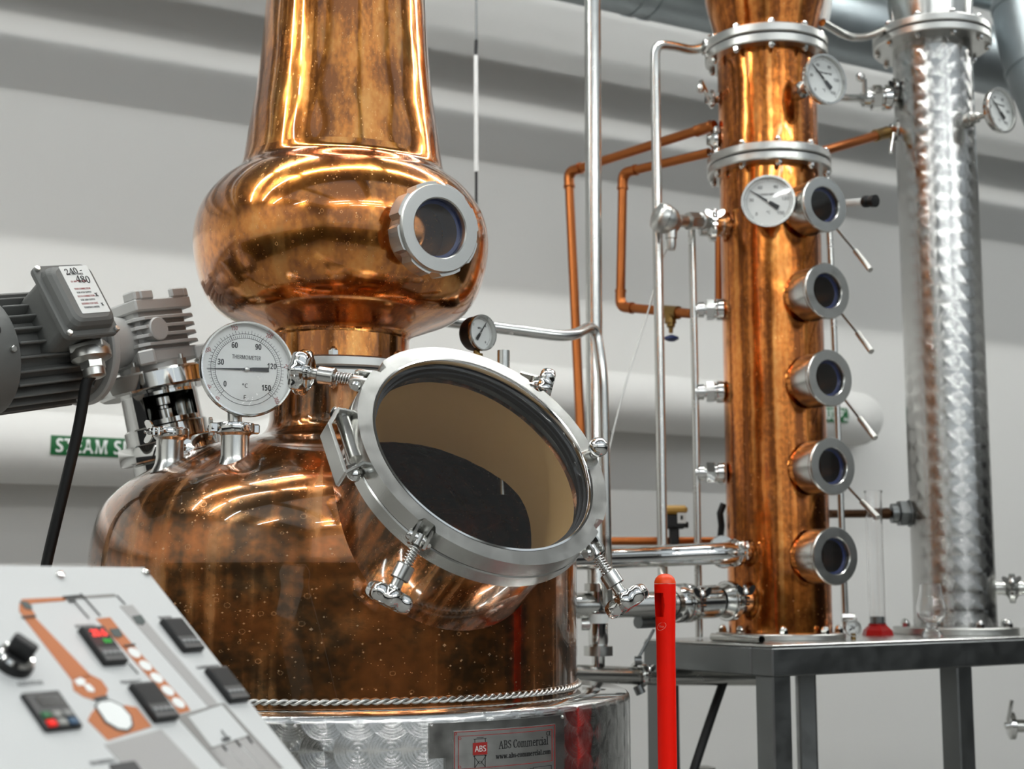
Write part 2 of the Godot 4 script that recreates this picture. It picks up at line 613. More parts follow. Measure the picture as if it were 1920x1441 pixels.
# ------------------------------------------------------------------ the room
func room() -> void:
	var b := Basis(TAN_WALL.normalized(), Vector3.UP, IN_WALL.normalized())
	var dark := smudged(Color(0.80, 0.795, 0.78), 0.6, 0.8, 0.02, 1.0, 0.0)
	var s0 := -4.5
	var s1 := 8.5
	var q1 := 8.6
	var hi := 4.2
	var sl := s1 - s0
	var sm := (s0 + s1) / 2
	var at := func(s: float, y: float, q: float) -> Transform3D: return Transform3D(b, W(s, y - EYE, q))
	struct("wall_rear", Shape.new().box(Vector3(sl + 0.4, hi + 0.4, 0.2), at.call(sm, hi / 2, -0.1)), mats.wall)
	# the front wall has a wide band of windows above the dado
	struct("wall_front", Shape.new().box(Vector3(sl + 0.4, 2.0, 0.2), at.call(sm, 0.9, q1 + 0.1)).box(Vector3(sl + 0.4, 0.6, 0.2), at.call(sm, hi - 0.1, q1 + 0.1)).box(Vector3(1.2, hi, 0.2), at.call(s0 + 0.4, hi / 2, q1 + 0.1)).box(Vector3(1.2, hi, 0.2), at.call(s1 - 0.4, hi / 2, q1 + 0.1)), dark)
	var count := 5
	var wide := (sl - 2.0) / count
	for k in count:
		var c := s0 + 1.0 + wide * (k + 0.5)
		var fr := Shape.new()
		for e in [[0, 1.93, wide, 0.06], [0, 3.77, wide, 0.06], [-wide / 2 + 0.03, 2.85, 0.06, 1.9], [wide / 2 - 0.03, 2.85, 0.06, 1.9]]:
			fr.box(Vector3(e[2], e[3], 0.1), at.call(c + e[0], e[1], q1 + 0.1), 0.005)
		var wd := struct("window_%d" % (k + 1), fr, mats.white)
		part(wd, "window_pane", Shape.new().flat_quad(at.call(c, 2.85, q1 + 0.1), wide - 0.1, 1.8), mats.glass)
	var dado := smudged(Color(0.10, 0.10, 0.105), 0.5, 0.7, 0.02, 1.0, 0.0)
	struct("trim_1", Shape.new().box(Vector3(sl, 1.45, 0.06), at.call(sm, 0.725, q1 - 0.03)), dado)
	struct("trim_2", Shape.new().box(Vector3(0.06, 1.45, q1 - 0.6), at.call(s0 + 0.03, 0.725, (q1 + 0.6) / 2)), dado)
	struct("trim_3", Shape.new().box(Vector3(0.06, 2.5, q1 - 0.6), at.call(s1 - 0.03, 1.25, (q1 + 0.6) / 2)), dado)
	struct("wall_left", Shape.new().box(Vector3(0.2, hi + 0.4, q1), at.call(s0 - 0.1, hi / 2, q1 / 2)), mats.wall)
	struct("wall_right", Shape.new().box(Vector3(0.2, hi + 0.4, q1), at.call(s1 + 0.1, hi / 2, q1 / 2)), mats.wall)
	# the ceiling has five roof lights in front of the still
	var roof := Shape.new()
	var qa := 3.4
	var qb := 8.2
	roof.box(Vector3(sl + 0.4, 0.2, qa + 0.2), at.call(sm, hi + 0.1, (qa - 0.2) / 2)).box(Vector3(sl + 0.4, 0.2, q1 + 0.2 - qb), at.call(sm, hi + 0.1, (q1 + 0.2 + qb) / 2))
	var bays := 5
	var pitch := 2.2
	var first := -3.5
	for k in bays + 1:
		var a0 := s0 - 0.2 if k == 0 else first + pitch * k - 0.2
		var a1 := s1 + 0.2 if k == bays else first + pitch * k
		roof.box(Vector3(a1 - a0, 0.2, qb - qa), at.call((a0 + a1) / 2, hi + 0.1, (qa + qb) / 2))
	struct("ceiling", roof, smudged(Color(0.55, 0.55, 0.54), 0.7, 0.9, 0.02, 1.0, 0.0))
	for k in bays:
		var c := first + pitch * (k + 0.5) - 0.1
		var kerb := Shape.new()
		for e in [[0, qa + 0.03, pitch - 0.2, 0.06], [0, qb - 0.03, pitch - 0.2, 0.06], [-pitch / 2 + 0.13, (qa + qb) / 2, 0.06, qb - qa - 0.12], [pitch / 2 - 0.13, (qa + qb) / 2, 0.06, qb - qa - 0.12]]:
			kerb.box(Vector3(e[2], 0.12, e[3]), at.call(c + e[0], hi + 0.1, e[1]), 0.005)
		var rl := struct("window_%d" % (k + 6), kerb, mats.white)
		var px := (at.call(c, hi + 0.12, (qa + qb) / 2) as Transform3D)
		part(rl, "window_pane", Shape.new().flat_quad(px * Transform3D(Basis(Vector3.RIGHT, PI / 2), Vector3.ZERO), pitch - 0.3, qb - qa - 0.1), mats.glass)
	struct("floor", Shape.new().box(Vector3(sl + 0.4, 0.2, q1 + 0.4), at.call(sm, -0.1, q1 / 2)), smudged(Color(0.52, 0.515, 0.50), 0.35, 0.6, 0.03, 0.8, 0.0))

func ducts() -> void:
	# the round sheet-metal duct along the rear wall, with raised seams
	var t := thing("ventilation_duct", "round galvanized duct running along the rear wall behind the copper column top", "duct", base(W(2.4, 1.867, 0.62)))
	var a := W(-3.8, 1.867, 0.62)
	var e := W(6.6, 1.867, 0.62)
	part(t, "duct_body", Shape.new().tube([a, e], 0.12, 40), mats.galvanized)
	for s in [0.2, 1.4, 2.37, 2.43, 3.6, 4.8]:
		var c := W(s, 1.867, 0.62)
		part(t, "seam_band", Shape.new().tube([c - TAN_WALL * 0.012, c + TAN_WALL * 0.012], 0.1235, 40), mats.galvanized)
	var u := thing("conduit_pipe", "thin galvanized pipe running above the round duct along the rear wall", "pipe", base(W(2.4, 2.115, 0.62)))
	part(u, "pipe_run", Shape.new().tube([W(-3.8, 2.115, 0.62), W(6.6, 2.115, 0.62)], 0.053, 24), mats.galvanized)
	for s in [-2.5, 0.0, 5.5]:
		part(u, "hanger_rod", Shape.new().tube([W(s, 2.16, 0.62), W(s, 2.79, 0.62)], 0.005, 8), mats.galvanized)
	# the bent duct beyond the steel column
	var d := thing("bent_duct", "bent grey metal duct beside the steel column's upper thermometer", "duct", base(P(1930, 60, 4.5)))
	var path := bend([P(1925, -190, 4.5), P(1925, 60, 4.5), P(2040, 330, 4.35)], 0.3, 10)
	part(d, "duct_body", Shape.new().tube(path, 0.115, 36, false), mats.galvanized)
	for k in [4, 9]:
		var dir: Vector3 = (path[k + 1] - path[k]).normalized()
		part(d, "seam_band", Shape.new().tube([path[k] - dir * 0.01, path[k] + dir * 0.01], 0.119, 36), mats.galvanized)

func wall_pipe() -> void:
	# an insulated steam pipe along the rear wall; it steps up behind the pot and turns into the wall at its far end
	var q := 0.14
	var t := thing("steam_pipe", "thick white insulated pipe with green steam labels on the rear wall", "pipe", base(W(1.5, 0.36, q)))
	var path := bend([W(-4.4, 0.362, q), W(1.42, 0.362, q), W(1.62, 0.60, q), W(3.68, 0.60, q), W(3.68, 0.60, -0.05)], 0.13, 8)
	part(t, "insulation", Shape.new().tube(path, 0.1, 40), mats.wall)
	for e in [[0.955, 0.362, 0.437, 0.88, -0.05], [3.302, 0.592, 0.42, 0.86, 0.084]]:
		var o := W(e[0], e[1], q)
		# laid out with the pipe's length along y, then rolled round it and turned
		var xf := Transform3D(Basis(Vector3.DOWN, TAN_WALL.normalized(), IN_WALL.normalized()).orthonormalized(), o)
		xf.basis = Basis(-Vector3.UP, TAN_WALL.normalized(), (-Vector3.UP).cross(TAN_WALL.normalized()))
		var plate := PackedVector2Array([Vector2(-0.026, -e[2] / 2), Vector2(0.026, -e[2] / 2), Vector2(0.026, e[2] / 2), Vector2(-0.026, e[2] / 2)])
		var pl := Shape.new()
		for k in 6:
			var x0 := -0.026 + 0.052 * k / 6.0
			pl.box(Vector3(0.0087, e[2], 0.002), base(Vector3(x0 + 0.0043, 0, 0.001)))
		var label := part(t, "label_band", pl.roll(0.1, xf), mats.green)
		part(label, "lettering", Shape.new().text("STEAM SUPPLY", 0.036, Transform3D(Basis(Vector3(0, 1, 0), Vector3(-1, 0, 0), Vector3(0, 0, 1)), Vector3(0, e[4], 0.0025)), "Droid Sans", 0.0006, e[3], true).roll(0.1, xf), mats.white)

# ------------------------------------------------------------------ fittings shared by many things
func dome_nut(r: float) -> ArrayMesh:
	if not mats.has("nut_%f" % r):
		var s := Shape.new().prism(circle(r, 6), 0, r * 0.9)
		s.lathe([Vector2(r * 0.85, r * 0.9), Vector2(r * 0.75, r * 1.3), Vector2(r * 0.45, r * 1.65), Vector2(0, r * 1.8)], Transform3D(LZ, Vector3.ZERO), 14)
		mats["nut_%f" % r] = s.mesh()
	return mats["nut_%f" % r]

# two bolted flange rings with a dark gasket between, round local y; y0 to y1, nuts on both faces
func flange_pair(parent: Node3D, o: Vector3, r: float, bore: float, y0: float, y1: float, nuts: int, turn: float, nut_r: float, m: Material) -> void:
	var mid := (y0 + y1) / 2
	for e in [[y0, mid - 0.0015], [mid + 0.0015, y1]]:
		var c := 0.003
		part(parent, "flange", Shape.new().lathe([Vector2(bore, e[0]), Vector2(r - c, e[0]), Vector2(r, e[0] + c), Vector2(r, e[1] - c), Vector2(r - c, e[1]), Vector2(bore, e[1])], base(o), 72), m)
	part(parent, "gasket", Shape.new().lathe([Vector2(bore, mid - 0.0015), Vector2(r - 0.004, mid - 0.0015), Vector2(r - 0.004, mid + 0.0015), Vector2(bore, mid + 0.0015)], base(o), 48), mats.gasket)
	for k in nuts:
		var a := turn + TAU * k / nuts
		var p := o + Vector3(sin(a), 0, cos(a)) * (r - nut_r * 1.5)
		inst(parent, "bolt", dome_nut(nut_r), mats.chrome, Transform3D(Basis(Vector3.RIGHT, PI / 2), p + Vector3(0, y0, 0)))
		inst(parent, "bolt", dome_nut(nut_r), mats.chrome, Transform3D(Basis(Vector3.RIGHT, -PI / 2), p + Vector3(0, y1, 0)))

# a sight glass in its union, along local z, face at z = 0; slots > 0 for a slotted round nut
func sight_glass(parent: Node3D, xf: Transform3D, r: float, clear: float, deep: float, slots: int, called := "sight_glass", label := "") -> MeshInstance3D:
	var zx := xf * Transform3D(LZ, Vector3.ZERO)
	var s := Shape.new()
	var neck := r * 0.78
	s.lathe([Vector2(neck, -deep - 0.05), Vector2(neck, -deep), Vector2(r * 0.93, -deep), Vector2(r * 0.95, -deep + 0.003), Vector2(r * 0.95, -0.012)], zx, 48)
	if slots > 0:
		var outer := PackedVector2Array()
		var inner := PackedVector2Array()
		var m := 8 * slots
		for i in m:
			var a := TAU * i / m
			var rr := r * (0.955 if i % 8 < 2 else 1.06)
			outer.append(Vector2(sin(a), cos(a)) * rr)
			inner.append(Vector2(sin(a), cos(a)) * (r * 0.9))
		s.ring(outer, inner, -deep + 0.004, -0.006, xf)
	s.lathe([Vector2(r * 0.95, -0.012), Vector2(r * 0.985, -0.011), Vector2(r, -0.008), Vector2(r, -0.003), Vector2(r * 0.97, 0), Vector2(clear * 1.04, 0), Vector2(clear, -0.002), Vector2(clear, -0.012)], zx, 56)
	var o := part(parent, called, s, mats.satin if slots > 0 else mats.steel, false, label)
	part(o, "gasket", Shape.new().lathe([Vector2(clear, -0.012), Vector2(clear, -0.017), Vector2(clear * 0.88, -0.018)], zx, 40), mats.blue)
	part(o, "bore", Shape.new().lathe([Vector2(clear * 0.97, -0.018), Vector2(clear * 0.97, -deep - 0.045), Vector2(0, -deep - 0.045)], zx, 32), mats.interior)
	part(o, "glass_pane", Shape.new().lathe([Vector2(clear * 0.995, -0.011), Vector2(0, -0.011)], zx, 40), mats.glass)
	return o

# a round dial instrument along local z, face near z = 0
func dial(called: String, label: String, xf: Transform3D, r: float, deep: float, size: int, needle: float, dark := false) -> Node3D:
	var t := thing(called, label, "thermometer" if size != 2 else "gauge", xf, "")
	var zx := Transform3D(LZ, Vector3.ZERO)
	var bz := 0.22 if dark else 0.45
	var rim := r * (0.05 if size == 0 else 0.09)
	part(t, "case", Shape.new().lathe([Vector2(0, -deep), Vector2(r * 0.8, -deep), Vector2(r * 0.9, -deep + 0.004), Vector2(r * 0.955, -deep * 0.7), Vector2(r * 0.955, -0.008)], zx, 48), mats.black if dark else mats.chrome, true)
	part(t, "bezel", Shape.new().lathe([Vector2(r * 0.93, -deep * bz), Vector2(r * 0.99, -deep * bz + 0.001), Vector2(r, -deep * bz + 0.003), Vector2(r, -0.003), Vector2(r * 0.985, 0), Vector2(r - rim, 0), Vector2(r - rim * 1.15, -0.003), Vector2(r - rim * 1.15, -0.012)], zx, 64), mats.chrome if size == 0 else mats.steel, true)
	var z := -0.011
	part(t, "dial_plate", Shape.new().lathe([Vector2(r * 0.95, z), Vector2(0, z)], zx, 48), mats.dial, true)
	var ink := Shape.new()
	var red := Shape.new()
	var R := r - rim * 1.2
	var tick := func(s: Shape, deg: float, r0: float, r1: float, w: float) -> void:
		var a := deg_to_rad(deg)
		s.box(Vector3(w, r1 - r0, 0.0004), Transform3D(Basis(Vector3.BACK, -a), Vector3(sin(a), cos(a), 0) * ((r0 + r1) / 2) + Vector3(0, 0, z + 0.0003)))
	var at := func(deg: float, rr: float) -> Transform3D:
		var a := deg_to_rad(deg)
		return base(Vector3(sin(a) * rr, cos(a) * rr, z + 0.0004))
	if size == 0:
		for k in 76:
			var d := -135.0 + 270.0 * k / 75
			tick.call(ink, d, R * 0.705, R * (0.80 if k % 15 == 0 else 0.765), R * (0.012 if k % 15 == 0 else 0.006))
		for k in 55:
			var f := 30.0 + 5.0 * k
			tick.call(ink, -135.0 + 1.8 * (f - 32.0) / 1.8, R * 0.80, R * (0.885 if k % 5 == 4 else 0.855), R * 0.006)
		for rr in [0.705, 0.80]:
			ink.ring(circle(R * rr, 90), circle(R * (rr - 0.008), 90), z + 0.0001, z + 0.0005)
		for e in [["0", -126.0], ["30", -77.0], ["60", -27.0], ["90", 27.0], ["120", 79.0], ["150", 130.0]]:
			ink.text(e[0], R * 0.125, at.call(e[1], R * 0.59), "Droid Sans", 0.0004, 0.75, true)
		for e in [["30", -137.0], ["50", -118.0], ["100", -67.0], ["150", -17.0], ["200", 33.0], ["250", 83.0], ["300", 133.0]]:
			var x: Transform3D = at.call(e[1], R * 0.945)
			x.basis = Basis(Vector3.BACK, -deg_to_rad(e[1]) * (0.35 if absf(e[1]) < 100 else 0.5))
			red.text(e[0], R * 0.088, x, "Droid Sans", 0.0004, 0.75)
		ink.text("THERMOMETER", R * 0.088, base(Vector3(0, R * 0.27, z + 0.0004)), "Droid Sans", 0.0004, 0.75)
		ink.text("°C", R * 0.09, base(Vector3(-R * 0.03, -R * 0.36, z + 0.0004)))
		ink.text("F", R * 0.09, base(Vector3(-R * 0.03, -R * 0.62, z + 0.0004)))
	else:
		for k in 51:
			var d := -135.0 + 270.0 * k / 50
			tick.call(ink, d, R * 0.86, R * (0.95 if k % 5 == 0 else 0.91), R * 0.012)
		var numbers := ["0", "30", "60", "90", "120", "150"] if size == 1 else ["0", "2", "4", "6"]
		for k in numbers.size():
			ink.text(numbers[k], R * 0.13, at.call(-135.0 + 270.0 * k / (numbers.size() - 1), R * 0.70))
		ink.text("THERMOMETER" if size == 1 else "MPa", R * 0.09, base(Vector3(0, R * 0.32, z + 0.0004)))
		if size == 1: ink.text("°C", R * 0.12, base(Vector3(0, -R * 0.45, z + 0.0004)))
	part(t, "dial_print", ink, mats.ink, true)
	if size == 0: part(t, "fahrenheit_print", red, mats.red_ink, true)
	var hand := Transform3D(Basis(Vector3.BACK, -deg_to_rad(needle)), Vector3(0, 0, z + 0.002))
	var w := R * (0.024 if size == 0 else 0.05)
	var nd := Shape.new().prism(PackedVector2Array([Vector2(-w * 0.2, R * 0.88), Vector2(w * 0.2, R * 0.88), Vector2(w, 0), Vector2(w * 1.7, -R * 0.14), Vector2(w * 2.0, -R * 0.5), Vector2(-w * 2.0, -R * 0.5), Vector2(-w * 1.7, -R * 0.14), Vector2(-w, 0)]), 0, 0.0012, hand)
	part(t, "needle", nd, mats.ink, true)
	part(t, "needle_hub", Shape.new().lathe([Vector2(R * 0.055, z + 0.003), Vector2(R * 0.055, z + 0.005), Vector2(R * 0.03, z + 0.006), Vector2(0, z + 0.006)], zx, 16), mats.satin, true)
	part(t, "glass_pane", Shape.new().lathe([Vector2(r * 0.94, -0.002), Vector2(0, -0.0015)], zx, 40), mats.glass, true)
	return t

# a hinged clamp ring round local y with its bolt and wing nut towards local x
func clamp_shape(xf: Transform3D, r: float, high: float) -> Shape:
	var s := Shape.new()
	var h := high / 2
	s.lathe([Vector2(r * 0.8, -h), Vector2(r * 1.02, -h), Vector2(r * 1.06, -h * 0.8), Vector2(r * 1.06, h * 0.8), Vector2(r * 1.02, h), Vector2(r * 0.8, h)], xf, 36)
	s.box(Vector3(r * 0.4, high * 0.95, r * 0.45), xf * base(Vector3(-r * 1.14, 0, 0)), 0.002)
	for e in [-1.0, 1.0]: s.box(Vector3(r * 0.42, high * 0.95, r * 0.16), xf * base(Vector3(r * 1.2, 0, e * r * 0.17)), 0.0015)
	s.tube([xf * Vector3(r * 1.25, 0, -r * 0.5), xf * Vector3(r * 1.25, 0, r * 0.85)], r * 0.1, 10)
	s.lathe([Vector2(0, r * 0.3), Vector2(r * 0.2, r * 0.3), Vector2(r * 0.22, r * 0.5), Vector2(r * 0.13, r * 0.7), Vector2(0, r * 0.7)], xf * Transform3D(LZ, Vector3(r * 1.25, 0, 0)), 14)
	for e in [-1.0, 1.0]:
		s.prism(PackedVector2Array([Vector2(0.05, 0.3), Vector2(0.3, 0.3), Vector2(0.5, 0.4), Vector2(0.64, 0.56), Vector2(0.66, 0.74), Vector2(0.56, 0.84), Vector2(0.4, 0.8), Vector2(0.22, 0.68), Vector2(0.05, 0.64)]), -0.08, 0.08, xf * Transform3D(Basis(Vector3(0, e, 0), Vector3(0, 0, 1), Vector3(e, 0, 0)).scaled(Vector3.ONE * r), Vector3(r * 1.25, 0, 0)))
	return s

# a ferrule joint on a pipe: two flared rims and a clamp, along local y
func ferrule_joint(parent: Node3D, xf: Transform3D, bore: float, r: float) -> void:
	part(parent, "ferrule", Shape.new().lathe([Vector2(bore, -r * 0.7), Vector2(bore * 1.1, -r * 0.45), Vector2(r * 0.95, -r * 0.14), Vector2(r * 0.95, r * 0.14), Vector2(bore * 1.1, r * 0.45), Vector2(bore, r * 0.7)], xf, 32), mats.steel)
	part(parent, "clamp", clamp_shape(xf, r, r * 0.42), mats.chrome)

# nuts and collars stacked along local y from 0 to long
func union_stack(xf: Transform3D, r: float, long: float) -> Shape:
	var s := Shape.new()
	var p := [Vector2(0, 0), Vector2(r * 0.4, 0), Vector2(r * 0.4, long * 0.1), Vector2(r * 0.7, long * 0.1), Vector2(r * 0.72, long * 0.3), Vector2(r * 0.5, long * 0.32), Vector2(r * 0.5, long * 0.38)]
	s.lathe(p, xf, 20)
	s.prism(circle(r, 6), long * 0.38, long * 0.66, xf * Transform3D(Basis(Vector3.RIGHT, -PI / 2), Vector3.ZERO), r * 0.06)
	s.lathe([Vector2(r * 0.8, long * 0.66), Vector2(r * 0.8, long * 0.72), Vector2(r * 0.98, long * 0.74), Vector2(r, long * 0.8), Vector2(r, long * 0.95), Vector2(r * 0.85, long), Vector2(0, long)], xf, 24)
	return s

# ------------------------------------------------------------------ the pot still
const KETTLE := [[0.42, -0.2], [0.42, -0.17], [0.42, -0.1], [0.42, -0.04], [0.42, 0.0], [0.4205, 0.036], [0.418, 0.065], [0.413, 0.092], [0.4045, 0.117], [0.391, 0.139], [0.366, 0.163], [0.333, 0.1842], [0.30, 0.203], [0.2627, 0.2215], [0.23, 0.2325], [0.20, 0.240], [0.17, 0.2455], [0.148, 0.2505], [0.135, 0.257], [0.1275, 0.266], [0.1235, 0.279], [0.1225, 0.295], [0.1225, 0.335]]

func smooth(points: Array, cuts: int) -> Array:     # Catmull-Rom through the profile points
	var out := []
	var m := points.size()
	for i in m - 1:
		var g := func(k: int) -> Vector2:
			var e = points[clampi(k, 0, m - 1)]
			return Vector2(e[0], e[1])
		var p0: Vector2 = g.call(i - 1)
		var p1: Vector2 = g.call(i)
		var p2: Vector2 = g.call(i + 1)
		var p3: Vector2 = g.call(i + 2)
		for c in cuts:
			out.append(p1.cubic_interpolate(p2, p0, p3, float(c) / cuts))
	var last = points[m - 1]
	out.append(Vector2(last[0], last[1]))
	return out

func kettle_radius(high: float) -> float:
	for i in KETTLE.size() - 1:
		if high <= KETTLE[i + 1][1]:
			return lerpf(KETTLE[i][0], KETTLE[i + 1][0], clampf((high - KETTLE[i][1]) / (KETTLE[i + 1][1] - KETTLE[i][1]), 0, 1))
	return 0.12

func pot_still() -> void:
	var t := thing("pot_still", "large copper pot still with round glass door and bulbous neck in steel jacket", "still", base(Vector3(POT.x, 0, POT.z)))
	var ax := base(POT)
	var mc := Vector3(-0.039, EYE + 0.1945, -2.148)
	var mn := Vector3(0.46, 0.566, 0.683).normalized()
	var mf := facing(mc, mn)
	var mz := mf * Transform3D(LZ, Vector3.ZERO)
	# steel jacket below, engine-turned
	part(t, "jacket", Shape.new().lathe([Vector2(0.40, -0.88), Vector2(0.5, -0.88), Vector2(0.51, -0.87), Vector2(0.51, -0.196), Vector2(0.5085, -0.189), Vector2(0.505, -0.1855)], ax, 160, PI), mats.jacket)
	part(t, "jacket_lid", Shape.new().lathe([Vector2(0.506, -0.1865), Vector2(0.503, -0.1845), Vector2(0.418, -0.1825)], ax, 128), mats.chrome)
	for k in 3:
		var a := 0.4 + TAU * k / 3
		part(t, "leg", Shape.new().tube([POT + Vector3(sin(a) * 0.4, -0.86, cos(a) * 0.4), POT + Vector3(sin(a) * 0.4, -EYE, cos(a) * 0.4)], 0.03, 16), mats.steel)
	# copper kettle with the hole for the round door
	var bore := 0.184
	var hole := func(c: Vector3) -> bool:
		var d := c - mc
		return d.dot(mn) < 0 and d.dot(mn) > -0.35 and (d - mn * d.dot(mn)).length() < bore
	part(t, "kettle", Shape.new().lathe(smooth(KETTLE, 7), ax, 380, PI, TAU, hole), mats.kettle)
	part(t, "kettle_floor", Shape.new().lathe([Vector2(0, -0.3), Vector2(0.419, -0.3), Vector2(0.419, -0.19)], ax, 64), mats.kettle)
	var strand := Shape.new()
	for e in 2:
		var path := []
		for k in 1441:
			var a := TAU * k / 1440
			var w := a * 90 + PI * e
			path.append(POT + Vector3(sin(a) * (0.4225 + 0.0028 * cos(w)), -0.173 + 0.0028 * sin(w), cos(a) * (0.4225 + 0.0028 * cos(w))))
		strand.tube(path, 0.0028, 5, false)
	part(t, "braided_seam", strand, mats.satin)
	# neck, collar, bulb and tower
	flange_pair(t, POT, 0.165, 0.12, 0.336, 0.377, 8, 0.045, 0.009, mats.satin)
	part(t, "neck", Shape.new().lathe([Vector2(0.123, 0.376), Vector2(0.123, 0.45)], ax, 96, PI), mats.bright)
	part(t, "bulb", Shape.new().lathe(smooth([[0.123, 0.425], [0.126, 0.433], [0.136, 0.4405], [0.165, 0.452], [0.2, 0.4655], [0.225, 0.483], [0.243, 0.508], [0.255, 0.54], [0.2625, 0.575], [0.2645, 0.607], [0.261, 0.635], [0.2525, 0.66], [0.239, 0.682], [0.22, 0.7035], [0.2, 0.719], [0.19, 0.7265], [0.184, 0.735], [0.181, 0.748]], 4), ax, 192, PI), mats.bright)
	part(t, "tower", Shape.new().lathe(smooth([[0.181, 0.746], [0.1785, 0.762], [0.172, 0.81], [0.160, 0.888], [0.1515, 0.98], [0.1462, 1.062], [0.137, 1.2], [0.126, 1.4], [0.12, 1.55]], 3) + [Vector2(0.11, 1.58), Vector2(0, 1.6)], ax, 128, PI), mats.bright)
	# the bulb's round window
	var wn := Vector3(0.575, -0.03, 0.82)
	var wd := P(826, 427, 2.283)
	var w := sight_glass(t, facing(wd, wn), 0.0735, 0.049, 0.04, 8, "sight_glass", "round window in a slotted steel nut on the bulb")
	# the door on the shoulder: copper neck, two rings, glass
	part(t, "door_neck", neck_tube(mz, 0.187, 0.006, false), mats.kettle)
	part(t, "neck_lining", neck_tube(mz, 0.178, 0.03, true), mats.inner)
	var R := 0.2076
	part(t, "door_seat", Shape.new().lathe([Vector2(0.178, -0.056), Vector2(R - 0.002, -0.056), Vector2(R, -0.054), Vector2(R, -0.033), Vector2(R - 0.002, -0.031), Vector2(0.178, -0.031)], mz, 128), mats.steel)
	part(t, "door_gasket", Shape.new().lathe([Vector2(0.176, -0.031), Vector2(R - 0.004, -0.031), Vector2(R - 0.004, -0.028), Vector2(0.176, -0.028)], mz, 96), mats.gasket)
	var outer := PackedVector2Array()
	var inner := PackedVector2Array()
	var notches := []
	for e in [[708, 685], [816, 966], [1126, 985], [1006, 722]]:
		var h := mf.affine_inverse() * hit(e[0], e[1], mc, mn)
		notches.append(atan2(h.x, h.y))
	var m := 360
	for i in m:
		var a := TAU * i / m
		var r := R
		for q in notches:
			var off := absf(angle_difference(a, q)) * R
			if off < 0.014: r = R - 0.011 * clampf((0.014 - off) / 0.004, 0, 1)
		outer.append(Vector2(sin(a), cos(a)) * r)
		inner.append(Vector2(sin(a), cos(a)) * 0.1835)
	var door := part(t, "door", Shape.new().ring(outer, inner, -0.028, 0.0, mf), mats.steel)
	part(door, "glass_retainer", Shape.new().lathe([Vector2(0.1838, 0.0005), Vector2(0.1805, 0.0008), Vector2(0.179, -0.002), Vector2(0.179, -0.01)], mz, 128), mats.chrome)
	part(door, "glass_seal", Shape.new().lathe([Vector2(0.179, -0.012), Vector2(0.1745, -0.0125), Vector2(0.1745, -0.02), Vector2(0.171, -0.0205), Vector2(0.171, -0.028)], mz, 96), mats.gasket)
	part(door, "glass_pane", Shape.new().lathe([Vector2(0.1795, -0.0095), Vector2(0, -0.0095)], mz, 96), mats.glass)
	# hinge
	var hz := mc - mn * 0.03
	var at := func(x: float, y: float, up := 0.0) -> Vector3: return hit(x, y, hz + mn * up, mn)
	var hs := Shape.new()
	hs.tube([at.call(640, 774), at.call(668, 862)], 0.0115, 20)
	var hinge := part(t, "hinge", hs, mats.steel)
	var bar := func(a: Vector3, b: Vector3, wide: float, thick: float) -> Shape:
		var d := b - a
		var xf := along((a + b) / 2, d, mn)
		return Shape.new().box(Vector3(thick, d.length() + thick * 0.5, wide), xf, 0.0012)
	part(hinge, "strap", bar.call(at.call(611, 806), at.call(641, 897), 0.032, 0.006), mats.steel)
	part(hinge, "arm", bar.call(at.call(611, 806), at.call(627, 778), 0.032, 0.006), mats.steel)
	part(hinge, "arm", bar.call(at.call(627, 778), at.call(690, 790), 0.032, 0.006), mats.steel)
	part(hinge, "arm", bar.call(at.call(641, 897), at.call(708, 862), 0.032, 0.006), mats.steel)
	var pin: Vector3 = at.call(655, 868)
	var out: Vector3 = (at.call(662, 890) - pin).normalized()
	inst(hinge, "dome_nut", dome_nut(0.0125), mats.chrome, facing(at.call(660, 878), out, mn))
	inst(hinge, "dome_nut", dome_nut(0.0105), mats.chrome, facing(at.call(634, 782), -out, mn))
	# swing bolts with star knobs, opened outwards
	for e in [[674, 713, 566, 697, 0.02], [786, 1010, 731, 1119, -0.01], [1112, 1031, 1174, 1126, -0.01], [1000, 722, 1034, 731, 0.0]]:
		var pv: Vector3 = at.call(e[0], e[1])
		swing_bolt(t, pv, P(e[2], e[3], -pv.z + e[4]), mn)
	# ball handle
	var hb: Vector3 = at.call(1109, 862, 0.02)
	var he: Vector3 = at.call(1122, 838, 0.045)
	var hh := part(t, "handle", Shape.new().tube([hb - (he - hb) * 0.6, he], 0.0065, 14), mats.chrome)
	part(hh, "ball", Shape.new().ball(0.0158, he, 28), mats.chrome)
	# small fittings on the shoulder
	for e in [[440, 857, 2.26, 803, 0.4], [318, 862, 2.35, 812, 1.2]]:
		var foot := P(e[0], e[1], e[2])
		var tip := P(e[0] + 1, e[3], e[2])
		var st := part(t, "ferrule_stub", Shape.new().lathe([Vector2(0.031, -0.022), Vector2(0.024, -0.008), Vector2(0.0222, 0.002), Vector2(0.0222, (tip - foot).length() - 0.012), Vector2(0.03, (tip - foot).length() - 0.004), Vector2(0.03, (tip - foot).length() + 0.004), Vector2(0, (tip - foot).length() + 0.004)], along(foot, Vector3.UP), 32), mats.steel)
		var cl := along(tip, Vector3.UP, Vector3.FORWARD)
		cl.basis = cl.basis.rotated(Vector3.UP, e[4])
		part(t, "clamp", clamp_shape(cl, 0.0285, 0.016), mats.chrome, false, "hinged clamp with wing nut")
	part(t, "vent_stub", Shape.new().lathe([Vector2(0.011, -0.25), Vector2(0.011, 0), Vector2(0.0095, 0), Vector2(0.0095, -0.05)], base(P(944, 657, 2.47)), 20), mats.steel)
	nameplate(t)

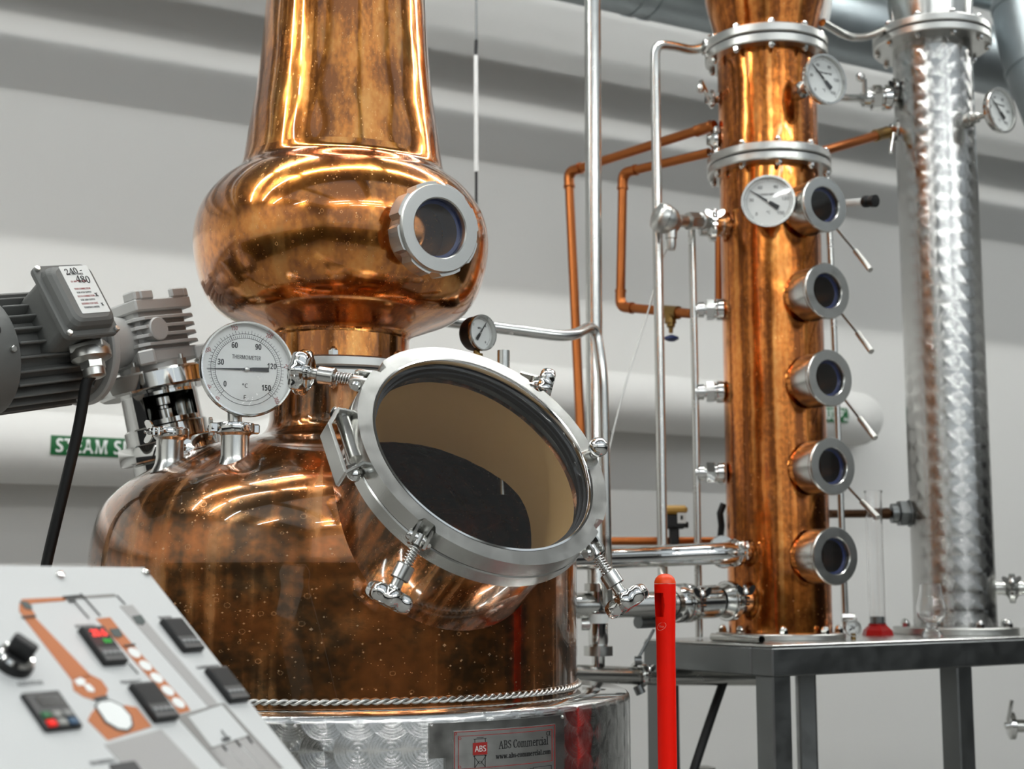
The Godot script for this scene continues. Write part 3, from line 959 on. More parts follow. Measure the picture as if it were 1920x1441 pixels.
# the door's neck: from its rings inwards until it has passed the kettle wall by some depth
func neck_tube(xf: Transform3D, r: float, past: float, inward: bool) -> Shape:
	var s := Shape.new()
	var m := 160
	var rows := 24
	for i in m + 1:
		var a := PI + TAU * i / m
		var far := -0.055
		while far > -0.45:
			var p := xf * Vector3(sin(a) * r, far, cos(a) * r) - POT
			if p.y < 0.25 and Vector2(p.x, p.z).length() < kettle_radius(p.y) - past: break
			far -= 0.001
		for k in rows + 1:
			var nn := (xf.basis * Vector3(sin(a), 0, cos(a))).normalized()
			s.vert(xf * Vector3(sin(a) * r, lerpf(-0.05, far, float(k) / rows), cos(a) * r), -nn if inward else nn, Vector2(float(i) / m, 0.05 - lerpf(-0.05, far, float(k) / rows)))
	for i in m:
		for k in rows:
			var q := i * (rows + 1) + k
			s.quad(q, q + 1, q + rows + 2, q + rows + 1)
	return s

func swing_bolt(t: Node3D, pivot: Vector3, knob: Vector3, mn: Vector3) -> void:
	var d := (knob - pivot)
	var l := d.length()
	var xf := along(pivot, d, mn)
	var s := Shape.new()
	var side := xf.basis.x
	for e in [-1.0, 1.0]:
		s.prism(PackedVector2Array([Vector2(-0.012, -0.026), Vector2(0.012, -0.026), Vector2(0.012, 0.004), Vector2(0.008, 0.011), Vector2(0, 0.013), Vector2(-0.008, 0.011), Vector2(-0.012, 0.004)]), e * 0.011 - 0.0025, e * 0.011 + 0.0025, Transform3D(Basis(xf.basis.z, xf.basis.y, -xf.basis.x), pivot), 0.001)
	var b := part(t, "swing_bolt", s, mats.steel)
	part(b, "pivot_pin", Shape.new().lathe([Vector2(0, -0.019), Vector2(0.006, -0.019), Vector2(0.008, -0.016), Vector2(0.008, 0.016), Vector2(0.006, 0.019), Vector2(0, 0.019)], along(pivot, side, mn), 16), mats.chrome)
	if l < 0.05:
		part(b, "star_knob", star_knob(along(pivot + d * 0.6, d, mn), 0.034), mats.chrome)
		return
	part(b, "rod", Shape.new().lathe([Vector2(0, -0.009), Vector2(0.0085, -0.007), Vector2(0.0085, 0.009), Vector2(0.0048, 0.012), Vector2(0.0048, l)], xf, 16), mats.steel)
	var coil := []
	for k in 73:
		var a := TAU * k / 12
		coil.append(xf * Vector3(cos(a) * 0.0078, 0.013 + 0.026 * k / 72.0, sin(a) * 0.0078))
	part(b, "spring", Shape.new().tube(coil, 0.0013, 6), mats.chrome)
	var a0 := 0.040
	var a1 := l * 0.70
	part(b, "sleeve", Shape.new().lathe([Vector2(0.005, a0), Vector2(0.0125, a0), Vector2(0.014, a0 + 0.0015), Vector2(0.014, a1 - 0.0015), Vector2(0.0125, a1), Vector2(0.0085, a1), Vector2(0.0082, l * 0.92)], xf, 28), mats.steel)
	part(b, "star_knob", star_knob(along(knob, d, mn), 0.0355), mats.chrome)

func star_knob(xf: Transform3D, r: float) -> Shape:
	var s := Shape.new()
	var o := PackedVector2Array()
	for i in 72:
		var a := TAU * i / 72
		o.append(Vector2(sin(a), cos(a)) * r * (0.93 + 0.085 * cos(a * 7)))
	var flat := xf * Transform3D(Basis(Vector3.RIGHT, -PI / 2), Vector3.ZERO)
	var rows := [[0.78, -0.012], [0.93, -0.0095], [1.0, -0.005], [1.0, 0.006], [0.93, 0.0105], [0.75, 0.013]]
	var f := s.v.size()
	for rr in rows:
		for i in 72:
			var p: Vector2 = o[i] * rr[0]
			var tang := o[(i + 1) % 72] - o[(i + 71) % 72]
			var nn := Vector3(-tang.y, 0, tang.x).normalized()
			if nn.dot(Vector3(p.x, 0, p.y)) < 0: nn = -nn
			nn.y = (rr[1]) * 90.0
			s.vert(xf * Vector3(p.x, rr[1], p.y), (xf.basis * nn).normalized())
	for j in rows.size() - 1:
		for i in 72:
			var k := (i + 1) % 72
			s.quad(f + j * 72 + i, f + j * 72 + k, f + (j + 1) * 72 + k, f + (j + 1) * 72 + i)
	s.lathe([Vector2(0, 0.008), Vector2(r * 0.4, 0.01), Vector2(r * 0.72, 0.013)].duplicate(), xf, 28)
	s.lathe([Vector2(r * 0.74, -0.012), Vector2(r * 0.6, -0.009), Vector2(r * 0.32, -0.008), Vector2(r * 0.28, -0.016), Vector2(0, -0.016)].duplicate(), xf, 28)
	return s

func nameplate(t: Node3D) -> void:
	# laid out flat: x from the plate's near end, y below its top edge
	var r := 0.5105
	var turn := deg_to_rad(25.9)
	var wide := 0.181
	var xf := base(POT + Vector3(0, -0.2095, 0)) * Transform3D(Basis(Vector3.UP, turn), Vector3.ZERO)
	var strip := func(s: Shape, x0: float, x1: float, y0: float, y1: float, z0: float, z1: float) -> void:
		var m := maxi(1, ceili((x1 - x0) / 0.012))
		for k in m:
			var a := lerpf(x0, x1, float(k) / m)
			var b := lerpf(x0, x1, float(k + 1) / m)
			s.box(Vector3(b - a, y1 - y0, z1 - z0), base(Vector3((a + b) / 2, (y0 + y1) / 2, (z0 + z1) / 2)))
	var holder := Shape.new()
	strip.call(holder, -0.036, wide + 0.022, -0.036, 0.012, 0.0, 0.0025)
	strip.call(holder, -0.012, wide + 0.022, -0.16, -0.036, 0.0, 0.0025)
	part(t, "plate_holder", holder.roll(r, xf), mats.steel)
	var pl := Shape.new()
	strip.call(pl, 0.0, wide, -0.15, 0.0, 0.0025, 0.004)
	var plate := part(t, "nameplate", pl.roll(r, xf), mats.satin)
	var red := Shape.new()
	var frame := func(x0: float, x1: float, y0: float, y1: float, w: float) -> void:
		strip.call(red, x0, x1, y1 - w, y1, 0.004, 0.0046)
		strip.call(red, x0, x1, y0, y0 + w, 0.004, 0.0046)
		strip.call(red, x0, x0 + w, y0, y1, 0.004, 0.0046)
		strip.call(red, x1 - w, x1, y0, y1, 0.004, 0.0046)
	frame.call(0.001, wide - 0.001, -0.149, -0.001, 0.0008)
	frame.call(0.007, wide - 0.007, -0.053, -0.007, 0.0007)
	for e in [[0.003, -0.0035], [0.0095, -0.0105], [0.0095, -0.0495]]:
		red.ring(circle(0.0019, 14), circle(0.0013, 14), 0.004, 0.0046, base(Vector3(e[0], e[1], 0)))
	strip.call(red, 0.03, 0.053, -0.0345, -0.0175, 0.004, 0.0048)
	strip.call(red, 0.034, 0.055, -0.075, -0.0585, 0.004, 0.0048)
	part(plate, "red_print", red.roll(r, xf), mats.red_ink)
	var wt := Shape.new()
	wt.text("ABS", 0.0082, base(Vector3(0.0415, -0.026, 0.0052)), "Droid Sans", 0.0003, 0.9)
	wt.text("ABS", 0.0078, base(Vector3(0.0445, -0.067, 0.0052)), "Droid Sans", 0.0003, 0.9)
	part(plate, "white_print", wt.roll(r, xf), mats.white)
	var ink := Shape.new()
	var line := func(a: Vector2, b: Vector2, w: float) -> void:
		var d := b - a
		ink.box(Vector3(d.length(), w, 0.0005), Transform3D(Basis(Vector3.BACK, d.angle()), Vector3((a.x + b.x) / 2, (a.y + b.y) / 2, 0.0043)))
	for e in [[0.033, -0.0175, 0.033, -0.0125], [0.050, -0.0175, 0.050, -0.0125], [0.031, -0.0125, 0.052, -0.0125], [0.036, -0.0105, 0.047, -0.0105], [0.033, -0.0345, 0.033, -0.052], [0.050, -0.0345, 0.050, -0.052], [0.031, -0.0355, 0.0405, -0.047], [0.052, -0.0355, 0.0425, -0.047], [0.033, -0.052, 0.0405, -0.043], [0.050, -0.052, 0.0425, -0.043], [0.031, -0.0355, 0.052, -0.0355]]:
		line.call(Vector2(e[0], e[1]), Vector2(e[2], e[3]), 0.0007)
	ink.text("ABS Commercial", 0.0112, base(Vector3(0.119, -0.0225, 0.0043)), "Droid Serif", 0.0004, 0.74)
	ink.text("www.abs-commercial.com", 0.0070, base(Vector3(0.119, -0.0385, 0.0043)), "Droid Serif", 0.0004, 0.78, true)
	ink.text("CE", 0.0062, base(Vector3(0.1665, -0.0125, 0.0043)), "Droid Sans", 0.0004, 1.0)
	ink.text("MFG SERIAL No.", 0.0046, base(Vector3(0.115, -0.0625, 0.0043)), "Droid Serif", 0.0004, 0.9)
	for e in [[0.135, 0.172, -0.068, -0.059], [0.062, 0.092, -0.068, -0.06]]:
		for q in [[e[0], e[2], e[1], e[2]], [e[0], e[3], e[1], e[3]], [e[0], e[2], e[0], e[3]], [e[1], e[2], e[1], e[3]]]:
			line.call(Vector2(q[0], q[1]), Vector2(q[2], q[3]), 0.0006)
	part(plate, "black_print", ink.roll(r, xf), mats.ink)
	var sc := Shape.new()
	for e in [[-0.033, 0.009], [wide + 0.018, 0.009]]: sc.ball(0.0028, Vector3(e[0], e[1], 0.0025), 10)
	part(plate, "rivet", sc.roll(r, xf), mats.chrome)

func dial_thermometers() -> void:
	var o := P(466, 690, 2.245)
	var n := Vector3(0.47, 0.06, 0.88).normalized()
	var t := dial("dial_thermometer", "large round dial thermometer in chrome case standing on the pot's shoulder", facing(o, n), 0.077, 0.03, 0, -92.5)
	part(t, "stem", Shape.new().tube([P(440, 805, 2.26), P(440, 770, 2.262)], 0.0115, 16), mats.steel)
	part(t, "stem_neck", Shape.new().tube([P(440, 776, 2.262), o - n * 0.022 - Vector3(0, 0.03, 0)], 0.013, 16), mats.chrome)
	var g := P(907, 623, 2.5)
	var gn := Vector3(0.70, 0.0, 0.71).normalized()
	var gt := dial("pressure_gauge", "small black pressure gauge behind the upper edge of the round glass door", facing(g, gn), 0.0325, 0.036, 2, 35.0, true)
	part(gt, "stem", Shape.new().lathe([Vector2(0.008, -0.23), Vector2(0.008, -0.05), Vector2(0.011, -0.05), Vector2(0.011, -0.036), Vector2(0.006, -0.036), Vector2(0.006, -0.02)], base(g - gn * 0.018), 16), mats.brass)

# ------------------------------------------------------------------ the stirrer's gearmotor
func agitator() -> void:
	var A := Vector3(-0.22, 0.96, 0.10).normalized()
	var B0 := P(320, 838, 2.6)
	var M := Vector3(-0.57, -0.21, 0.80)
	M = (M - A * M.dot(A)).normalized()
	var Q := M.cross(A).normalized()
	if Q.x < 0: Q = -Q
	var ax := Transform3D(Basis(M.cross(A).normalized() * -1.0, A, M), B0)    # y up the shaft, z along the motor
	ax.basis.x = A.cross(M).normalized()
	var t := thing("stirrer_motor", "grey gearmotor with junction box on a steel lantern atop the pot", "motor", base(B0))
	# lantern with its window
	part(t, "base_flange", Shape.new().lathe([Vector2(0.05, -0.11), Vector2(0.066, -0.075), Vector2(0.068, -0.05), Vector2(0.073, -0.048), Vector2(0.073, -0.024), Vector2(0.068, -0.02), Vector2(0.09, -0.02), Vector2(0.093, -0.017), Vector2(0.093, 0.008), Vector2(0.09, 0.012), Vector2(0.06, 0.012)], ax, 64), mats.chrome)
	var qa := atan2(Vector3(0.5, 0, 0.86).dot(ax.basis.x), Vector3(0.5, 0, 0.86).dot(ax.basis.z))
	var win := func(c: Vector3) -> bool:
		var l := ax.affine_inverse() * c
		return l.y > 0.05 and l.y < 0.093 and absf(angle_difference(atan2(l.x, l.z), qa)) < 0.72
	var prof := []
	for k in 31: prof.append(Vector2(0.069, 0.012 + 0.094 * k / 30.0))
	var back := []
	for k in 31: back.append(Vector2(0.063, 0.106 - 0.094 * k / 30.0))
	part(t, "lantern", Shape.new().lathe(prof, ax, 120, 0, TAU, win).lathe(back, ax, 120, 0, TAU, win), mats.chrome)
	part(t, "lantern_ring", Shape.new().lathe([Vector2(0.069, 0.012), Vector2(0.075, 0.012), Vector2(0.075, 0.038), Vector2(0.072, 0.041), Vector2(0.069, 0.041)], ax, 64), mats.chrome)
	part(t, "coupling", Shape.new().lathe([Vector2(0.018, 0.01), Vector2(0.018, 0.05), Vector2(0.027, 0.05), Vector2(0.027, 0.068), Vector2(0.02, 0.07), Vector2(0.02, 0.075), Vector2(0.027, 0.077), Vector2(0.027, 0.1), Vector2(0.02, 0.1), Vector2(0.02, 0.13)], ax, 32), mats.chrome)
	part(t, "lantern_flange", Shape.new().lathe([Vector2(0.06, 0.102), Vector2(0.099, 0.102), Vector2(0.104, 0.106), Vector2(0.104, 0.132), Vector2(0.1, 0.136), Vector2(0.06, 0.136)], ax, 64), mats.chrome)
	for k in 6:
		var a := qa + 0.35 + TAU * k / 6
		part(t, "bolt", Shape.new().prism(circle(0.0085, 6), 0, 0.012, ax * Transform3D(Basis(Vector3.RIGHT, -PI / 2), Vector3(sin(a) * 0.083, 0.136, cos(a) * 0.083))).tube([ax * Vector3(sin(a) * 0.083, 0.13, cos(a) * 0.083), ax * Vector3(sin(a) * 0.083, 0.156, cos(a) * 0.083)], 0.0045, 10), mats.satin)
	# gearbox: x towards the open side, z along the motor
	part(t, "gearbox_spigot", Shape.new().lathe([Vector2(0.06, 0.13), Vector2(0.06, 0.16)], ax, 40), mats.cast)
	var gb := Shape.new()
	gb.box(Vector3(0.125, 0.024, 0.125), ax * base(Vector3(0, 0.161, 0)), 0.004)
	for e in [[-1, -1], [1, -1], [1, 1], [-1, 1]]:
		gb.box(Vector3(0.03, 0.026, 0.03), ax * Transform3D(Basis(Vector3.UP, PI / 4), Vector3(e[0] * 0.066, 0.158, e[1] * 0.066)), 0.003)
	gb.box(Vector3(0.10, 0.09, 0.115), ax * base(Vector3(0, 0.203, 0)), 0.006)
	var gear := part(t, "gearbox", gb, mats.cast)
	for k in 4:
		part(gear, "fin", Shape.new().prism(PackedVector2Array([Vector2(-0.069, -0.07), Vector2(0.055, -0.07), Vector2(0.069, -0.055), Vector2(0.069, 0.055), Vector2(0.055, 0.07), Vector2(-0.069, 0.07)]), -0.0028, 0.0028, ax * Transform3D(Basis(Vector3.RIGHT, -PI / 2), Vector3(0, 0.182 + 0.0155 * k, 0)), 0.001), mats.cast)
	part(gear, "boss", Shape.new().lathe([Vector2(0.021, 0.0), Vector2(0.021, 0.026), Vector2(0.019, 0.028), Vector2(0, 0.028)], ax * Transform3D(Basis(Vector3.BACK, -PI / 2), Vector3(0.045, 0.207, 0.03)), 28), mats.cast)
	var tp := Shape.new()
	tp.box(Vector3(0.13, 0.022, 0.13), ax * base(Vector3(0, 0.253, 0)), 0.003)
	for e in [[-1, -1], [1, -1], [1, 1], [-1, 1]]:
		tp.box(Vector3(0.034, 0.018, 0.014), ax * base(Vector3(e[0] * 0.048, 0.271, e[1] * 0.056)), 0.003)
		tp.box(Vector3(0.012, 0.018, 0.03), ax * base(Vector3(e[0] * 0.061, 0.271, e[1] * 0.036)), 0.003)
	tp.lathe([Vector2(0.034, 0.262), Vector2(0.034, 0.269), Vector2(0, 0.269)], ax, 32)
	part(gear, "top_plate", tp, mats.cast)
	# motor along z
	var mo := ax * Transform3D(LZ, Vector3(0, 0.2, 0.038))
	part(t, "motor_flange", Shape.new().lathe([Vector2(0.04, 0.0), Vector2(0.05, 0.06), Vector2(0.06, 0.105), Vector2(0.1, 0.108), Vector2(0.103, 0.111), Vector2(0.103, 0.121), Vector2(0.1, 0.124), Vector2(0.07, 0.124)], mo, 64), mats.cast)
	var body := part(t, "motor_body", Shape.new().lathe([Vector2(0.06, 0.12), Vector2(0.09, 0.126), Vector2(0.09, 0.14), Vector2(0.08, 0.142), Vector2(0.08, 0.31)], mo, 64), mats.paint)
	for k in 26:
		var a := TAU * (k + 0.5) / 26
		var long := 0.165 if k % 3 else 0.15
		part(body, "cooling_fin", Shape.new().box(Vector3(0.0042, 0.019, long), ax * Transform3D(Basis(Vector3.BACK, -a), Vector3(sin(a) * 0.0895, 0.2 + cos(a) * 0.0895, 0.266)), 0.0012), mats.paint)
	part(t, "fan_cowl", Shape.new().lathe([Vector2(0.095, 0.305), Vector2(0.0995, 0.307), Vector2(0.101, 0.312), Vector2(0.101, 0.42), Vector2(0.09, 0.44), Vector2(0, 0.442)], mo, 72), mats.paint)
	# a bolt and a dark plug on the cowl
	var spot := func(x: float, y: float, z: float) -> float:      # the angle at which the cowl shows at a pixel
		var best := 1e9
		var found := 0.0
		for k in 360:
			var a := TAU * k / 360
			var p := mo * Vector3(sin(a) * 0.101, z, cos(a) * 0.101)
			var e := p.distance_to(P(x, y, -p.z))
			var nn := mo.basis * Vector3(sin(a), 0, cos(a))
			if e < best and nn.dot(Vector3(0, EYE, 0) - p) > 0:
				best = e
				found = a
		return found
	var a1: float = spot.call(30, 652, 0.322)
	part(t, "cowl_bolt", Shape.new().prism(circle(0.0055, 6), 0.0, 0.007, mo * Transform3D(Basis(Vector3(0, 1, 0), Vector3(cos(a1), 0, -sin(a1)), Vector3(sin(a1), 0, cos(a1))) * Basis(), Vector3(sin(a1) * 0.1005, 0.322, cos(a1) * 0.1005)), 0.001), mats.satin)
	var a2: float = spot.call(12, 607, 0.345)
	var px := mo * Transform3D(Basis(Vector3(cos(a2), 0, -sin(a2)), Vector3(sin(a2), 0, cos(a2)), Vector3(0, -1, 0)), Vector3(sin(a2) * 0.1, 0.345, cos(a2) * 0.1))
	var plug := part(t, "cowl_plug", Shape.new().lathe([Vector2(0.0115, 0), Vector2(0.0115, 0.002), Vector2(0.009, 0.0026), Vector2(0.0085, 0.0015), Vector2(0, 0.0015)], px, 24), mats.rubber)
	part(plug, "plug_screw", Shape.new().lathe([Vector2(0.004, 0.001), Vector2(0.004, 0.004), Vector2(0.003, 0.005), Vector2(0, 0.005)], px, 14), mats.dull_steel)
	# junction box
	var u := -M
	var wv := Vector3(0.56, 0.42, 0.69)
	wv = (wv - u * wv.dot(u)).normalized()
	var vv := wv.cross(u).normalized()         # down the lid
	if vv.y > 0: vv = -vv
	var jc := B0 + A * 0.2 + M * 0.25
	var jb := Transform3D(Basis(u, -vv, u.cross(-vv)), jc + wv * 0.148)   # z out of the lid
	var bx := Shape.new()
	bx.prism(rounded(0.084, 0.108, 0.012), -0.085, -0.006, jb)
	var junction := part(t, "junction_box", bx, mats.paint)
	var lid := Shape.new().prism(rounded(0.108, 0.138, 0.012), -0.006, 0.004, jb, 0.002)
	part(junction, "lid", lid, mats.paint)
	var dome := Shape.new()
	var f := []
	for e in [[0.092, 0.118, 0.002], [0.088, 0.114, 0.014], [0.080, 0.106, 0.021], [0.068, 0.096, 0.0235]]:
		f.append([rounded(e[0], e[1], 0.014, 6), e[2]])
	for j in f.size() - 1:
		var m: int = f[j][0].size()
		for i in m:
			var k := (i + 1) % m
			var a: Vector3 = Vector3(f[j][0][i].x, f[j][0][i].y, f[j][1])
			var b: Vector3 = Vector3(f[j][0][k].x, f[j][0][k].y, f[j][1])
			var c: Vector3 = Vector3(f[j + 1][0][k].x, f[j + 1][0][k].y, f[j + 1][1])
			var d: Vector3 = Vector3(f[j + 1][0][i].x, f[j + 1][0][i].y, f[j + 1][1])
			var nn := (b - a).cross(d - a).normalized()
			if nn.dot(Vector3(a.x, a.y, 0.01)) < 0: nn = -nn
			dome.flat([jb * a, jb * b, jb * c, jb * d], jb.basis * nn)
	dome.prism(f[3][0], 0.02, 0.0235, jb)
	part(junction, "lid_dome", dome, mats.paint)
	for e in [[-0.047, 0.062], [-0.047, -0.062], [0.047, -0.062]]:
		part(junction, "screw", Shape.new().lathe([Vector2(0.0052, 0.004), Vector2(0.0052, 0.0075), Vector2(0.004, 0.009), Vector2(0, 0.009)], jb * Transform3D(LZ, Vector3(e[0], e[1], 0)), 14), mats.satin)
	# printed sticker with a hand-written number
	var sx := jb * base(Vector3(0.006, 0.006, 0.0236))
	part(junction, "sticker", Shape.new().prism(rounded(0.056, 0.092, 0.002, 2), 0, 0.0006, sx), mats.white)
	var pr := Shape.new()
	var pen := Shape.new()
	var rows := ["", "DIRECTION CHANGE", "", "OF ANY TWO LINES", "", "STAR CONNECTION", "FOR 415V SUPPLY", "DELTA CONNECTION", "FOR 240V SUPPLY", "SUITABLE FOR 50HZ", "TERMINALS INSIDE"]
	for k in rows.size():
		(pr if k in [3, 5, 7, 9] else pen).text(rows[k], 0.0026, sx * base(Vector3(-0.004, 0.037 - 0.0072 * k, 0.0009)), "Droid Sans", 0.0002, 0.75)
	pen.text("240 -", 0.011, sx * Transform3D(Basis(Vector3.BACK, 0.1), Vector3(-0.004, 0.036, 0.0012)), "Droid Serif", 0.0004, 1.0)
	pen.text("480", 0.013, sx * Transform3D(Basis(Vector3.BACK, -0.1), Vector3(0.006, 0.019, 0.0012)), "Droid Serif", 0.0004, 0.9)
	pen.text("x", 0.008, sx * base(Vector3(0.017, -0.012, 0.0012)), "Droid Serif")
	pen.text("x", 0.006, sx * base(Vector3(0.019, -0.031, 0.0012)), "Droid Serif")
	part(junction, "sticker_print", pen, mats.ink)
	part(junction, "sticker_red_print", pr, mats.red_ink)
	# cable gland and cable
	var gp := jb * Vector3(0.026, -0.054, -0.045)
	var gx := along(gp, vv.lerp(Vector3.DOWN, 0.55))
	part(t, "cable_gland", Shape.new().box(Vector3(0.056, 0.014, 0.05), gx * base(Vector3(0, 0.01, 0)), 0.002).lathe([Vector2(0.03, 0.012), Vector2(0.033, 0.018), Vector2(0.033, 0.028), Vector2(0.026, 0.032), Vector2(0.018, 0.034)], gx, 28).prism(circle(0.0205, 6), 0.032, 0.046, gx * Transform3D(Basis(Vector3.RIGHT, -PI / 2), Vector3.ZERO), 0.001).lathe([Vector2(0.0185, 0.046), Vector2(0.018, 0.058), Vector2(0.012, 0.061), Vector2(0, 0.061)], gx, 24), mats.satin)
	var c0 := gx * Vector3(0, 0.05, 0)
	var fa := -c0.z
	var path := bend([c0, P(162, 715, fa), P(148, 800, fa + 0.01), P(122, 910, fa + 0.02), P(100, 1000, fa + 0.03), P(84, 1070, fa + 0.05), P(70, 1180, fa + 0.1), P(66, 1700, fa + 0.2)], 0.12, 8)
	part(t, "cable", Shape.new().tube(path, 0.0092, 18), mats.rubber)

# ------------------------------------------------------------------ the two columns
const TOP := -0.132                      # the table top below eye height
const AZ := 0.5061                       # the way the column's windows face: 29 degrees off the viewer

func copper_column() -> void:
	var t := thing("copper_column", "tall copper column with five round windows standing on the steel table", "column", base(COL + Vector3(0, TOP, 0)))
	var ax := base(COL)
	part(t, "base_flange", Shape.new().lathe([Vector2(0.1, TOP), Vector2(0.148, TOP), Vector2(0.15, TOP + 0.002), Vector2(0.15, TOP + 0.012), Vector2(0.148, TOP + 0.014), Vector2(0.1, TOP + 0.014)], ax, 72), mats.satin)
	for k in 8:
		var a := -0.13 + TAU * k / 8
		inst(t, "bolt", dome_nut(0.0105), mats.chrome, Transform3D(Basis(Vector3.RIGHT, -PI / 2), COL + Vector3(sin(a) * 0.134, TOP + 0.014, cos(a) * 0.134)))
	part(t, "lower_section", Shape.new().lathe([Vector2(0.12, TOP + 0.012), Vector2(0.12, 0.983)], ax, 96, PI), mats.column)
	part(t, "upper_section", Shape.new().lathe([Vector2(0.12, 1.023), Vector2(0.12, 1.271)], ax, 96, PI), mats.column)
	part(t, "flared_top", Shape.new().lathe(smooth([[0.12, 1.315], [0.122, 1.33], [0.131, 1.365], [0.144, 1.415], [0.15, 1.46], [0.15, 1.58], [0.15, 1.62]], 3) + [Vector2(0.14, 1.66), Vector2(0, 1.68)], ax, 96, PI), mats.column)
	flange_pair(t, COL, 0.15, 0.118, 0.981, 1.025, 10, -0.02, 0.0085, mats.satin)
	flange_pair(t, COL, 0.15, 0.118, 1.269, 1.317, 10, -0.08, 0.0085, mats.satin)
	var n := Vector3(sin(AZ), 0, cos(AZ))
	var k := 0
	for h in [0.8645, 0.661, 0.459, 0.258, 0.0567]:
		var o := COL + n * 0.199 + Vector3(0, h, 0)
		sight_glass(t, facing(o, n), 0.0655, 0.041, 0.068, 0)
		part(t, "window_boss", Shape.new().lathe([Vector2(0.064, -0.104), Vector2(0.056, -0.094), Vector2(0.0525, -0.086), Vector2(0.052, -0.066)], facing(o, n) * Transform3D(LZ, Vector3.ZERO), 40), mats.column)
		k += 1
	# stirring levers below the windows
	for e in [[1574, 436, 1604, 470, 1632, 506], [1580, 590, 1608, 624, 1634, 659], [1584, 748, 1612, 784, 1641, 821], [1588, 912, 1616, 940, 1647, 970]]:
		var a := P(e[0] - 14, e[1] - 17, 3.40)
		var b := P(e[2], e[3], 3.30)
		var c := P(e[4], e[5], 3.25)
		var l := part(t, "lever", Shape.new().tube([a, b], 0.0032, 10), mats.dull_steel)
		part(l, "grip", Shape.new().tube([b, b.lerp(c, 0.15), c], 0.0068, 14), mats.satin)
	var lv := part(t, "lever", Shape.new().tube([P(1575, 382, 3.4), P(1624, 378, 3.34)], 0.0095, 12), mats.white, false, "white lever with black end knob")
	part(lv, "end_knob", Shape.new().lathe([Vector2(0.012, 0), Vector2(0.0145, 0.004), Vector2(0.0145, 0.014), Vector2(0.011, 0.016), Vector2(0.011, 0.022), Vector2(0.015, 0.025), Vector2(0.015, 0.036), Vector2(0, 0.037)], along(P(1619, 378, 3.345), P(1648, 376, 3.31) - P(1619, 378, 3.345)), 18), mats.rubber)
	# dial thermometers screwed into the column
	dial_on(COL, 0.12, AZ, 1.160, 0.098, 0.061, "dial thermometer beneath the upper flange of the copper column", -48.0)
	dial_on(COL, 0.12, -0.2, 0.872, 0.06, 0.0625, "dial thermometer facing forward beside the copper column's top window", -55.0)
	# unions towards the thin standpipe
	for y in [581, 735, 886]:
		var a := P(1303, y, 3.42)
		part(t, "pipe_union", union_stack(along(a, Vector3(COL.x - 0.115, a.y, COL.z) - a), 0.027, 0.07), mats.chrome)
	# clamped joints on its near side
	for e in [[1333, 92, 0.03, 1.3], [1334, 186, 0.022, 0.4], [1340, 262, 0.026, 2.2]]:
		var a := P(e[0], e[1], 3.43)
		var xf := along(a, Vector3(1, 0, 0), Vector3.UP)
		xf.basis = xf.basis.rotated(Vector3.RIGHT, e[3])
		ferrule_joint(t, xf, e[2] * 0.5, e[2])
		part(t, "port", Shape.new().tube([a, Vector3(COL.x - 0.1, a.y, a.z)], e[2] * 0.5, 16), mats.steel)
	part(t, "valve_lever", Shape.new().tube([P(1335, 196, 3.43), P(1314, 152, 3.38)], 0.006, 10).ball(0.011, P(1313, 166, 3.38), 12), mats.chrome)
	# lower inlets
	for e in [[1378, 1036, 0.03, 0.021], [1366, 1126, 0.043, 0.031]]:
		var a := P(e[0], e[1], 3.32)
		var xf := along(a, Vector3(COL.x, a.y, COL.z) - a, Vector3.UP)
		ferrule_joint(t, xf, e[3], e[2])
		part(t, "inlet", Shape.new().tube([a, a.lerp(Vector3(COL.x, a.y, COL.z), 0.6)], e[3], 24), mats.steel)

func dial_on(axis: Vector3, r: float, az: float, high: float, stick: float, size: float, label: String, needle: float, group := "") -> void:
	var n := Vector3(sin(az), 0, cos(az))
	var s := axis + n * r + Vector3(0, high, 0)
	var t := dial("dial_thermometer", label, facing(s + n * stick, n), size, 0.026, 1, needle)
	part(t, "stem", Shape.new().lathe([Vector2(0.02, -0.012), Vector2(0.02, 0.012), Vector2(0.0135, 0.014), Vector2(0.0135, 0.03), Vector2(0.008, 0.032), Vector2(0.008, stick - 0.02)], facing(s, n) * Transform3D(LZ, Vector3.ZERO), 24), mats.steel)

